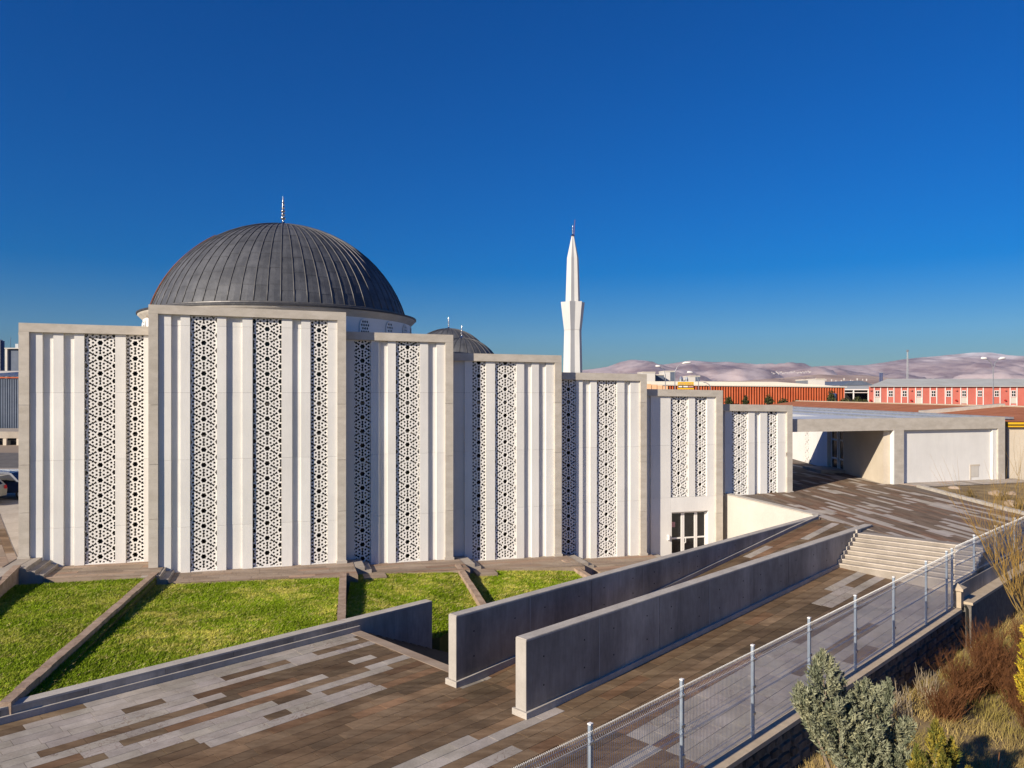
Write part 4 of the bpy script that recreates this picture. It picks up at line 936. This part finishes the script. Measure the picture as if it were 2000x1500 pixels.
car('pale parked van seen only by its tail lights', 'parked_van', -31.75, 43.6, 1.06, .0, 'car_white', 4.3, 1.8, 1.75)

# low shrubs in front of the orange hall
def tri_cloud(name, cents, rad, N, cols, size, parent, m='leaf', up=.3):
    P = np.zeros((N, 3)); k = RNG.integers(0, len(cents), N); c = np.array(cents)[k]; r = np.array(rad)[k]
    d = RNG.normal(size=(N, 3)); d /= np.linalg.norm(d, axis=1)[:, None]; rr = RNG.random(N)**.45
    P = c+d*r*rr[:, None]
    a = RNG.normal(size=(N, 3)); a[:, 2] += up; a /= np.linalg.norm(a, axis=1)[:, None]; b = np.cross(a, RNG.normal(size=(N, 3))); b /= np.linalg.norm(b, axis=1)[:, None]
    s = RNG.uniform(.5, 1.3, (N, 1))*size
    T = np.stack([P-b*s*.4, P+b*s*.4, P+a*s], 1); col = np.array(cols)[RNG.integers(0, len(cols), N)]*RNG.uniform(.7, 1.25, (N, 1))
    return soup(name, T, col, m, parent)
labs = ['dark round bush', 'olive spreading bush', 'small dark tree', 'broad olive shrub']
for i, (x, y, w, h) in enumerate(((1424, 784, 7, 9), (1456, 783, 6, 9), (1502, 782, 8, 10), (1530, 785, 10, 8), (1556, 786, 9, 7), (1624, 780, 8, 13), (1650, 785, 12, 8), (1675, 784, 11, 9), (1690, 786, 7, 7), (1590, 786, 12, 6))):
    Yb = 112; X = (x-1000)/1480*Yb; z0 = 7.5-(y+8-767)/1480*Yb; rx = w/1480*Yb; rz = h/1480*Yb
    t = thing('bush', (0, 0, 0), '%s in front of the orange hall, number %d in its row' % (labs[i % 4], i+1) if 0 else '%s, %s along the row before the orange hall' % (labs[i % 4], ORD[i] if i < 7 else ('eighth', 'ninth', 'tenth')[i-7]), 'bush', 'bushes before the orange hall')
    MB().tube([(X, Yb, 1.2), (X, Yb, z0+rz*.8)], .09, 5).build('trunk', 'bark', t)
    tri_cloud('crown', [(X, Yb, z0+rz), (X-rx*.4, Yb, z0+rz*.6), (X+rx*.4, Yb, z0+rz*.6)], [(rx*.8, rx*.8, rz), (rx*.7, rx*.7, rz*.6), (rx*.7, rx*.7, rz*.6)], 900, [(.06, .07, .025), (.11, .11, .04), (.035, .04, .02)], .22, t)
# ------------------------------------------------------------------ hills and the far settlement
def ridge(name, D, depth, sky_pts, m, seed, rough, pw=1.0):
    xs_ = np.linspace(-.9, 1.25, 420); pts_x = np.array([(p[0]-1000)/1480 for p in sky_pts]); pts_y = np.array([(767-p[1])/1480 for p in sky_pts])
    rows = 52; V = []; F = []
    for j in range(rows):
        t = j/(rows-1); Y_ = D-depth+depth*t
        for i, px in enumerate(xs_):
            X = px*D
            h = float(np.interp(px, pts_x, pts_y))*D
            n = mnoise.fractal(Vector((X*.0013+seed, Y_*.0013, seed)), 1.0, 2.1, 6)
            n2 = abs(mnoise.fractal(Vector((X*.0021-seed, Y_*.0009, seed+4)), 1.0, 2.0, 5))
            prof = t**1.25
            z = 1.0+h*prof*(1+.0*n)+rough*(n*.8-n2)*math.sin(math.pi*min(1, t*1.0))*1.0+rough*.12*n
            V.append((X, Y_, max(0.5, z)))
    w = len(xs_)
    F = [(j*w+i, j*w+i+1, (j+1)*w+i+1, (j+1)*w+i) for j in range(rows-1) for i in range(w-1)]
    mb = MB(); mb.add(V, F)
    mb.add([(xs_[0]*D, D+900, -5), (xs_[-1]*D, D+900, -5)], [])
    return struct(mb.build(name, m, None, True))
ridge('mountain_range', 7000, 3600, [(-400, 738), (0, 742), (500, 745), (900, 738), (1050, 730), (1140, 721), (1185, 715), (1210, 706), (1235, 701), (1262, 704), (1290, 712), (1325, 707), (1350, 703), (1395, 706), (1425, 704), (1455, 709), (1490, 713), (1560, 718), (1600, 715), (1640, 713), (1690, 712), (1730, 706), (1765, 700), (1800, 696), (1850, 691), (1900, 687), (1935, 687), (1965, 692), (2000, 702), (2060, 712), (2200, 722), (2700, 735)], 'mountain_earth', 2.3, 130)
ridge('foothills', 3600, 1500, [(-400, 760), (900, 760), (1150, 752), (1300, 742), (1450, 741), (1530, 735), (1600, 728), (1650, 730), (1690, 729), (1720, 735), (1760, 741), (1850, 745), (2000, 748), (2600, 755)], 'foothill_earth', 7.7, 24)
hs_me = None
for k in range(46):
    if k < 30: x = 1508+k*2.6+random.uniform(-.6, .6); y = 730-random.uniform(0, 4)-(k*.07)
    else: x = 1560+(k-30)*9+random.uniform(-3, 3); y = 742+random.uniform(-3, 2)
    Yv = 3480 if k < 30 else 2000; X = (x-1000)/1480*Yv; z = 7.5-(y-767)/1480*Yv; sz = (.5 if k < 30 else .42)
    t = thing('village_house', (0, 0, 0), 'tiny pale house in the distant settlement at the foot of the hills', 'house', 'houses of the distant settlement'); t.location = (X, Yv, z)
    t.scale = (sz*random.uniform(.8, 1.2),)*3
    if hs_me is None:
        a = MB().box(-2.2, 2.2, -3, 3, -9, 3).build('wall', 'town_white', t); b_ = MB(); b_.add([(-2.5, -3.2, 3), (2.5, -3.2, 3), (2.5, 3.2, 3), (-2.5, 3.2, 3), (0, -3.2, 4.6), (0, 3.2, 4.6)], [(0, 1, 4), (2, 3, 5), (1, 2, 5, 4), (3, 0, 4, 5)]); b_ = b_.build('roof', 'red_tile', t)
        hs_me = (a.data, b_.data)
    else:
        for nm, me in zip(('wall', 'roof'), hs_me): o = bpy.data.objects.new(nm, me); C.objects.link(o); o.parent = t

# ------------------------------------------------------------------ fence on its garden wall
fen = thing('mesh_fence', (0, 0, 0), 'galvanised welded mesh fence with grey posts along the terrace edge', 'fence')
FA = Vector((1.31, 12.75)); FB = Vector((14.9, 25.65)); FD = (FB-FA).normalized(); FN = Vector((FD.y, -FD.x))    # FN points to the garden
LF = (FB-FA).length; SP = LF/6.95
def fz(l): return -.03+.30*max(0, l)/LF
def fpt(l, off=0): return FA+FD*l+FN*off
def profile(h):
    P = [(0, 0), (.06, 0), (.13, .045), (.20, 0)]
    m = h*.5; P += [(m-.07, 0), (m, .045), (m+.07, 0), (h-.26, 0), (h-.19, .045), (h-.12, 0), (h-.05, .012), (h, .05)]
    return P
def post(l, z0, h):
    c = fpt(l); mb = MB()
    P = [c+FD*a+FN*b for a, b in ((-.03, -.02), (.03, -.02), (.03, .04), (-.03, .04))]; P = [(p.x, p.y) for p in P]
    mb.prism(P if parea(P) > 0 else P[::-1], z0-.1, z0+h); po = mb.build('post', 'post_paint', fen)
    mb = MB(); P = [c+FD*a+FN*b for a, b in ((-.036, -.026), (.036, -.026), (.036, .046), (-.036, .046))]; P = [(p.x, p.y) for p in P]; P = P if parea(P) > 0 else P[::-1]
    mb.prism(P, z0+h+.001, z0+h+.025); mb.build('post_cap', 'white_paint', po)
    mb = MB()
    for hz in (.25, .55, .85):
        P = [c+FD*a+FN*b for a, b in ((-.05, .04), (.05, .04), (.05, .06), (-.05, .06))]; P = [(p.x, p.y) for p in P]; P = P if parea(P) > 0 else P[::-1]
        mb.prism(P, z0+h*hz-.03, z0+h*hz+.03)
    mb.build('clamp', 'galvanised', po)
def panel(l0, l1, z0f, h):
    mb = MB(); n = int((l1-l0)/.05); pr = profile(h)
    for i in range(n+1):
        l = l0+(l1-l0)*i/n; zb = z0f(l)+.05
        mb.tube([(*fpt(l, .05+o_), zb+z) for z, o_ in pr], .0045, 3, cap=False)
    for z, o_ in pr[:-1]:
        if z in (0,): continue
        mb.tube([(*fpt(l0, .05+o_+.004), z0f(l0)+.05+z), (*fpt(l1, .05+o_+.004), z0f(l1)+.05+z)], .0042, 4, cap=False)
    mb.build('mesh_panel', 'fence_wire', fen)
ls = [-2*SP, -SP]+[i*SP for i in range(7)]+[6.72*SP+.35]
ls = [-SP, 0, SP, 2*SP, 3*SP, 4*SP, 5*SP, 6*SP, LF-.6, LF-.05]
for i, l in enumerate(ls):
    post(l, fz(l), 1.95)
    if i < len(ls)-1: panel(l+.035, ls[i+1]-.035, fz, 1.85)
ups = [LF+2.4, LF+5.1, LF+7.8, LF+10.5, LF+13.2]
for i, l in enumerate(ups):
    post(l, .98, 1.38)
    panel((LF+.1 if i == 0 else ups[i-1]+.035), l-.035, lambda l: .98, 1.3)

gw = thing('garden_wall', (0, 0, 0), 'dark rubble stone retaining wall with sandy coping below the fence', 'wall')
def fprism(mb, l0, l1, o0, o1, z0, z1, tint=None):
    P = [fpt(l0, o0), fpt(l1, o0), fpt(l1, o1), fpt(l0, o1)]; Ls = [l0, l1, l1, l0]; P = [(p.x, p.y) for p in P]
    if parea(P) < 0: P = P[::-1]; Ls = Ls[::-1]
    f = lambda z: [z(q) for q in Ls] if callable(z) else z
    return mb.prism(P, f(z0), f(z1), tint)
mb = MB(); fprism(mb, -6, LF+.34, -.2, .22, -2.0, lambda l: fz(l)-.14); mb.build('wall_core', 'wall_mortar', gw)
nc = 16
for i in range(nc):
    l0 = -6+(LF+6)*i/nc; l1 = -6+(LF+6)*(i+1)/nc-.008; mb = MB(); fprism(mb, l0, l1, -.22, .30, lambda l: fz(l)-.135, lambda l: fz(l)-.03); mb.build('coping_stone', 'sand_coping', gw)
l = -1.5
for row in range(5):
    l = -1.5+random.uniform(-.2, 0); zrow = -.16-row*.24
    while l < LF-.1:
        w = random.uniform(.28, .55); h = random.uniform(.19, .225); dp = random.uniform(.03, .075)
        pts = []; base = [(0.02, .02), (w*.5, 0), (w-.02, .02), (w, h*.5), (w-.03, h-.01), (w*.5, h), (.02, h-.02), (0, h*.5)]
        base = [(a+random.uniform(-.018, .018), b+random.uniform(-.015, .015)) for a, b in base]
        zz = fz(l+w/2)+zrow-h
        f0 = [(*fpt(l+a, .215), zz+b) for a, b in base]; f1 = [(*fpt(l+w/2+(a-w/2)*.82, .22+dp), zz+h/2+(b-h/2)*.8) for a, b in base]
        mb = MB(); n = 8; mb.add(f0+f1, [tuple(range(n, 2*n))]+[(i, (i+1) % n, n+(i+1) % n, n+i) for i in range(n)], random.uniform(.65, 1.35)); mb.build('stone', 'rubble_stone', gw)
        l += w+.03
# upper part: concrete parapet under the higher fence, pier at the step
pw = thing('fence_parapet', (0, 0, 0), 'grey concrete parapet carrying the upper fence beyond the pier', 'wall')
for i in range(5):
    mb = MB(); fprism(mb, LF+.35+i*2.7, LF+.35+(i+1)*2.7-.012, -.12, .14, -1.5, .97, random.uniform(.92, 1.05)); mb.build('wall_section', 'wall_concrete', pw)
mb = MB(); fprism(mb, LF+.35, LF+14, .145, .48, -1.6, lambda l: .34+.004*(l-LF)); mb.build('foot_wall', 'wall_mortar', pw)
mb = MB(); fprism(mb, LF+.3, LF+14, .142, .54, lambda l: .342+.004*(l-LF), lambda l: .43+.004*(l-LF)); mb.build('foot_coping', 'sand_coping', pw)
pr = thing('stone_pier', (0, 0, 0), 'small stone pier with pyramid cap where the fence steps up', 'pier')
mb = MB(); fprism(mb, LF+.04, LF+.32, -.02, .26, fz(LF)-.03, .82); mb.build('shaft', 'sand_coping', pr)
mb = MB(); a = [(*fpt(LF+x, o), .822) for x, o in ((-.04, -.1), (.40, -.1), (.40, .34), (-.04, .34))]; b_ = [(p[0], p[1], .9) for p in a]; top = (*fpt(LF+.18, .12), 1.04)
mb.add(a+b_+[top], [(0, 1, 2, 3)[::-1], (0, 1, 5, 4), (1, 2, 6, 5), (2, 3, 7, 6), (3, 0, 4, 7), (4, 5, 8), (5, 6, 8), (6, 7, 8), (7, 4, 8)]); mb.build('cap', 'sand_coping', pr)
mb = MB(); mb.tube([(*fpt(LF+.30, .30), .3), (*fpt(LF+.31, .36), .2), (*fpt(LF+.30, .40), -1.4)], .045, 6); mb.build('conduit', 'black_paint', pr)

# ------------------------------------------------------------------ garden beyond the fence
GZ = lambda x, y: -1.15+.16*mnoise.noise(Vector((x*.35, y*.35, 1)))+.05*mnoise.noise(Vector((x*1.3, y*1.3, 5)))
nx, ny = 60, 60; V = []; 
for j in range(ny+1):
    for i in range(nx+1):
        l = -8+40*i/nx; o_ = .1+22*j/ny; p = fpt(l, o_); V.append((p.x, p.y, GZ(p.x, p.y)))
mb = MB(); mb.add(V, [(j*(nx+1)+i, (j+1)*(nx+1)+i, (j+1)*(nx+1)+i+1, j*(nx+1)+i+1) for j in range(ny) for i in range(nx)]); struct(mb.build('garden_ground', 'garden_soil', None, True))
# dry grass
N = 110000
l = RNG.uniform(-4, 26, N); o_ = RNG.uniform(.35, 12, N)**1.0
X = FA.x+FD.x*l+FN.x*o_; Yg = FA.y+FD.y*l+FN.y*o_
dens = vnoise(np.stack([X, Yg], 1), .8)
keep = (dens > -.35+RNG.normal(0, .2, N)) & (X/Yg < .85) & (X/Yg > .25); X = X[keep]; Yg = Yg[keep]; dens = dens[keep]; N = len(X)
Z = np.array([GZ(a, b) for a, b in zip(X, Yg)]); cl = vnoise(np.stack([X, Yg], 1), 1.7); c2 = vnoise(np.stack([X, Yg], 1), .45)
h = RNG.uniform(.10, .30, N)*(1+.9*np.clip(cl, -.6, 1)); lean = np.stack([cl*.25+.06, vnoise(np.stack([Yg, X], 1), 1.7)*.25+.05], 1)+RNG.normal(0, .09, (N, 2))
az = RNG.uniform(0, 6.28, N); wd = RNG.uniform(.004, .010, N); p = np.stack([X, Yg, Z], 1)
T = np.zeros((N, 3, 3)); dx = np.stack([np.cos(az)*wd, np.sin(az)*wd, 0*az], 1); T[:, 0] = p-dx; T[:, 1] = p+dx; T[:, 2] = p+np.stack([lean[:, 0], lean[:, 1], h], 1)
mixg = np.clip(.45+c2*1.3+RNG.normal(0, .15, N), 0, 1)[:, None]
col = mixg*np.array([.44, .32, .12])+(1-mixg)*np.array([.27, .215, .06]); col *= RNG.uniform(.6, 1.3, (N, 1))
tag(soup('dry_grass', T, col, 'straw'), 'dry straw-coloured grass in the garden beyond the fence', 'grass', kind='stuff')

def conifer(label, name, base, trunk_h, leaders, cols, nb, size, trunk_m, cat='tree'):
    """leaders: (dx,dy,z0,z1,rmax) spindles of upswept sprays"""
    t = thing(name, base, label, cat); bx, by, bz = base
    MB().tube([(bx, by, bz-.1), (bx+.02, by, bz+trunk_h*.6), (bx, by, bz+trunk_h+.5)], [.07, .06, .04], 7).build('trunk', trunk_m, t)
    TT = []; CC = []; br = MB()
    for dx, dy, z0, z1, rm in leaders:
        br.tube([(bx, by, bz+trunk_h*.8), (bx+dx*.6, by+dy*.6, z0+.25*(z1-z0)), (bx+dx, by+dy, z1-.15)], [.04, .03, .008], 5)
        for k in range(nb):
            u = random.random()**.8; z = z0+(z1-z0)*u; r = rm*(math.sin(math.pi*min(1, (u*.86+.14)))**.7)*(1-.45*u)
            az = random.uniform(0, 2*math.pi); r0 = r*random.uniform(.1, .5); r1 = r*random.uniform(.75, 1.18)
            ca, sa = math.cos(az), math.sin(az); cx = bx+dx*(.3+.7*u); cy = by+dy*(.3+.7*u)
            A = np.array([cx+ca*r0, cy+sa*r0, z-.1*r]); L = .22+.45*r*random.uniform(.7, 1.3); B = np.array([cx+ca*r1, cy+sa*r1, z+L*.75])
            m = 46; q = RNG.random(m)[:, None]; P = A+(B-A)*q+RNG.normal(0, .020+.010*r, (m, 3))*(1.25-q)
            a = (B-A)/np.linalg.norm(B-A)+RNG.normal(0, .5, (m, 3)); a /= np.linalg.norm(a, axis=1)[:, None]; b = np.cross(a, RNG.normal(size=(m, 3))); b /= np.linalg.norm(b, axis=1)[:, None]
            s = RNG.uniform(.6, 1.3, (m, 1))*size; TT.append(np.stack([P-b*s*.24, P+b*s*.24, P+a*s*1.15], 1))
            CC.append(np.array(cols[random.randrange(len(cols))])*RNG.uniform(.75, 1.2, (m, 1)))
    br.build('branches', 'bark', t); soup('crown', np.concatenate(TT), np.concatenate(CC), 'leaf', t)
    return t
g_blue = [(.24, .25, .16), (.29, .295, .19), (.16, .175, .11), (.32, .315, .19)]
bx, by = 5.55, 12.6
conifer('grey-green conifer with upswept sprays in front of the fence', 'grey_conifer', (bx, by, -1.2), 2.1,
        [(-.36, .1, 1.4, 3.0, .52), (-.75, .1, 1.55, 2.45, .45), (.34, .0, 1.3, 2.55, .48), (.66, -.1, 1.2, 2.6, .38), (1.0, -.1, 1.15, 1.95, .5), (.3, -.35, 1.0, 2.0, .55), (-.25, -.3, 1.3, 2.35, .55), (.75, -.45, .9, 1.6, .6)], g_blue, 95, .065, 'pale_bark')
g_gold = [(.19, .165, .03), (.26, .21, .035), (.12, .125, .025), (.32, .25, .04)]
conifer('golden-green conifer bush at the bottom of the picture', 'golden_bush', (6.55, 11.7, -1.2), .4, [(0, 0, -.9, 2.3, .5), (.3, .1, -.9, 1.95, .5), (-.3, 0, -.9, 1.9, .5), (0, -.2, -.9, 1.9, .55), (.45, -.1, -.9, 1.6, .45)], g_gold, 150, .05, 'bark', 'bush')
g_yel = [(.55, .38, .03), (.62, .45, .04), (.42, .33, .03), (.30, .25, .03)]
conifer('bright yellow conifer cut off by the picture\'s edge', 'yellow_conifer', (13.35, 19.4, -1.2), .4, [(0, 0, -.9, 2.15, .42), (.2, .1, -.9, 1.9, .45), (-.1, -.1, -.9, 1.6, .42)], g_yel, 150, .05, 'bark')

def bare_shrub(name, label, base, n, h, spread, m, r0=.012, cat='shrub', group=None, fork=3, sub=3):
    t = thing(name, base, label, cat, group); mb = MB(); B = Vector(base)
    for k in range(n):
        az = random.uniform(0, 6.283); d = Vector((math.cos(az)*spread*random.random(), math.sin(az)*spread*random.random(), 1)).normalized(); L = h*random.uniform(.6, 1.1)
        p = B+Vector((random.uniform(-.25, .25), random.uniform(-.25, .25), -.05)); pts = [p]
        for i in range(4): d = (d+Vector((random.uniform(-.14, .14), random.uniform(-.14, .14), .05))).normalized(); pts.append(pts[-1]+d*L/4)
        mb.tube(pts, [r0, r0*.8, r0*.6, r0*.45, r0*.25], 3, cap=False)
        for f in range(fork):
            i = random.randint(1, 3); q = pts[i]; dd = (d+Vector((random.uniform(-.8, .8), random.uniform(-.8, .8), random.uniform(0, .5)))).normalized(); l2 = L*random.uniform(.2, .45)
            e1 = q+dd*l2*.5; e2 = e1+(dd+Vector((0, 0, .3))).normalized()*l2*.5; mb.tube([q, e1, e2], [r0*.55, r0*.45, r0*.2], 3, cap=False)
            for s_ in range(sub):
                dd2 = (dd+Vector((random.uniform(-.7, .7), random.uniform(-.7, .7), random.uniform(0, .6)))).normalized(); mb.tube([e1, e1+dd2*l2*.4], [r0*.35, r0*.15], 3, cap=False)
    mb.build('stems', m, t); return t
for i, (l, o_, h) in enumerate(((14.2, 1.6, 1.3), (12.4, 1.7, .9), (17.3, 7.6, 1.2), (14.2, 8.2, 1.1), (11.9, 8.6, 1.0), (13.2, 3.6, 1.1), (12.6, 7.4, 1.1), (13.4, 6.6, 1.2), (15.6, 7.0, 1.2), (15.6, 2.0, 1.4), (17.0, 1.5, 1.4), (16.4, 3.4, 1.4), (15.0, 4.0, 1.3), (13.9, 5.0, 1.2), (18.5, 2.4, 1.4), (18.0, 4.2, 1.3), (16.4, 5.6, 1.2), (12.9, 6.1, 1.1), (19.7, 3.6, 1.3), (14.6, 2.9, 1.1))):
    p = fpt(l, o_); bare_shrub('bare_shrub', 'leafless red-brown thicket shrub growing between pier, willow and yellow conifer', (p.x, p.y, GZ(p.x, p.y)), 170, h*1.05, .75, 'twig_red', .0095, group='leafless red-brown shrubs')
for i, (l, o_, h, lab) in enumerate(((3.0, .75, .8, 'pale dry stalks under the wall left of the grey conifer'), (4.2, .7, .8, 'pale dry stalks at the wall foot behind the grey conifer'), (8.6, .75, .8, 'pale dry stalks at the wall foot right of the grey conifer'), (10.6, .8, .85, 'taller pale dry stalks midway along the dark wall'), (11.7, .8, .9, 'pale dry stalks by the wall short of the thicket'), (13.6, .9, 1.0, 'pale dry stalks where wall and thicket meet'))):
    p = fpt(l, o_); t = bare_shrub('dry_stalks', lab, (p.x, p.y, GZ(p.x, p.y)), 26, h, .35, 'dry_stalk', .016, 'dry plant', 'dry stalks along the wall', 1, 1)
for lab, X0, Y0, z1 in (('thin dark sapling at the bottom of the dry grass, nearer the golden bush', 9.3, 16.0, .1), ('thin dark sapling at the bottom of the dry grass, nearer the picture edge', 10.35, 16.2, .1)):
    t = thing('sapling', (X0, Y0, -1.1), lab, 'sapling'); g = GZ(X0, Y0)
    MB().tube([(X0, Y0, g-.1), (X0+.02, Y0, g+.5), (X0+.07, Y0, g+1.05)], [.02, .016, .006], 5).build('stem', 'twig_red', t)
    MB().tube([(X0+.02, Y0, g+.5), (X0+.14, Y0, g+.8)], [.01, .004], 4).build('twig', 'twig_red', t)

# willow with bare yellow shoots
wl = thing('bare_willow', (0, 0, 0), 'leafless willow with golden upright shoots leaning over the upper fence', 'tree')
trk = MB(); tw = MB(); wb = Vector((14.9, 20.4, -1.2))
def shoot(p, d, L, r, depth):
    pts = [p]; n = 5
    for i in range(n): d = (d+Vector((random.uniform(-.10, .10), random.uniform(-.10, .10), .07))).normalized(); pts.append(pts[-1]+d*L/n)
    (trk if r > .02 else tw).tube(pts, [r*(1-.75*i/n) for i in range(n+1)], 5 if r > .02 else 3, cap=False)
    if depth > 0:
        for k in range(7 if depth > 1 else 6):
            i = random.randint(1, n); dd = (d*1.1+Vector((random.uniform(-.75, .75), random.uniform(-.75, .75), random.uniform(.1, .7)))).normalized()
            shoot(pts[i], dd, L*random.uniform(.5, .85), r*.42, depth-1)
top = Vector((14.1, 20.5, 1.3)); trk.tube([wb, Vector((14.75, 20.45, -.2)), Vector((14.4, 20.5, .7)), top], [.10, .085, .07, .06], 7)
for az, el, L in ((170, 50, 2.3), (140, 60, 2.4), (185, 62, 2.4), (100, 62, 2.2), (250, 58, 2.0), (30, 60, 2.3), (330, 62, 2.1), (80, 78, 2.6), (195, 74, 2.6), (300, 75, 2.2)):
    a = math.radians(az); e2 = math.radians(el); shoot(top-Vector((0, 0, random.uniform(0, .9))), Vector((math.cos(a)*math.cos(e2), math.sin(a)*math.cos(e2), math.sin(e2))), L, .025, 2)
trk.build('trunk', 'willow_bark', wl); tw.build('crown', 'willow_twig', wl)

# planting in the bed by the portal
for i in range(12):
    X0 = 24.6+(i % 6)*1.7+random.uniform(-.4, .4); Y0 = 37+(i//6)*3.2+random.uniform(-.6, .6)
    bare_shrub('dry_bed_plant', 'ochre dry plant in the bed beyond the white kerb', (X0, Y0, 1.75), 26, .7, .9, 'willow_bark', .014, 'dry plant', 'dry plants in the portal bed', 3, 2)
for i in range(14):
    X0 = 26.5+random.uniform(-1.5, 6); Y0 = random.uniform(38, 44); s = random.uniform(.25, .5); mb = MB()
    bm = bmesh.new(); bmesh.ops.create_icosphere(bm, subdivisions=2, radius=s)
    for v in bm.verts: v.co *= 1+.25*mnoise.noise(v.co*3+Vector((i, 0, 0))); v.co.z *= .7
    me = bpy.data.meshes.new('boulder'); bm.to_mesh(me); bm.free(); me.materials.append(MATS['path_stone']); at_ = me.color_attributes.new('tint', 'FLOAT_COLOR', 'CORNER'); at_.data.foreach_set('color', [1.1]*(4*len(me.loops))); o = bpy.data.objects.new('boulder', me); C.objects.link(o); o.location = (X0, Y0, 1.85)
    tag(o, 'pale round boulder in the dry bed beside the portal', 'boulder', 'pale boulders in the portal bed')

# ------------------------------------------------------------------ air
mb = MB(); mb.box(-9500, 9800, -300, 8200, -20, 455)
hz = mb.build('haze', 'white_paint'); hz.data.materials.clear()
hm = bpy.data.materials.new('haze_air'); hm.use_nodes = True; hn = hm.node_tree.nodes; hn.clear()
pv = hn.new('ShaderNodeVolumePrincipled'); pv.inputs['Color'].default_value = (.40, .58, .95, 1); pv.inputs['Density'].default_value = 3.6e-5; pv.inputs['Anisotropy'].default_value = 0
ho = hn.new('ShaderNodeOutputMaterial'); hm.node_tree.links.new(pv.outputs[0], ho.inputs['Volume']); hz.data.materials.append(hm)
tag(hz, 'thin blue haze over the distant hills', 'haze', kind='stuff')
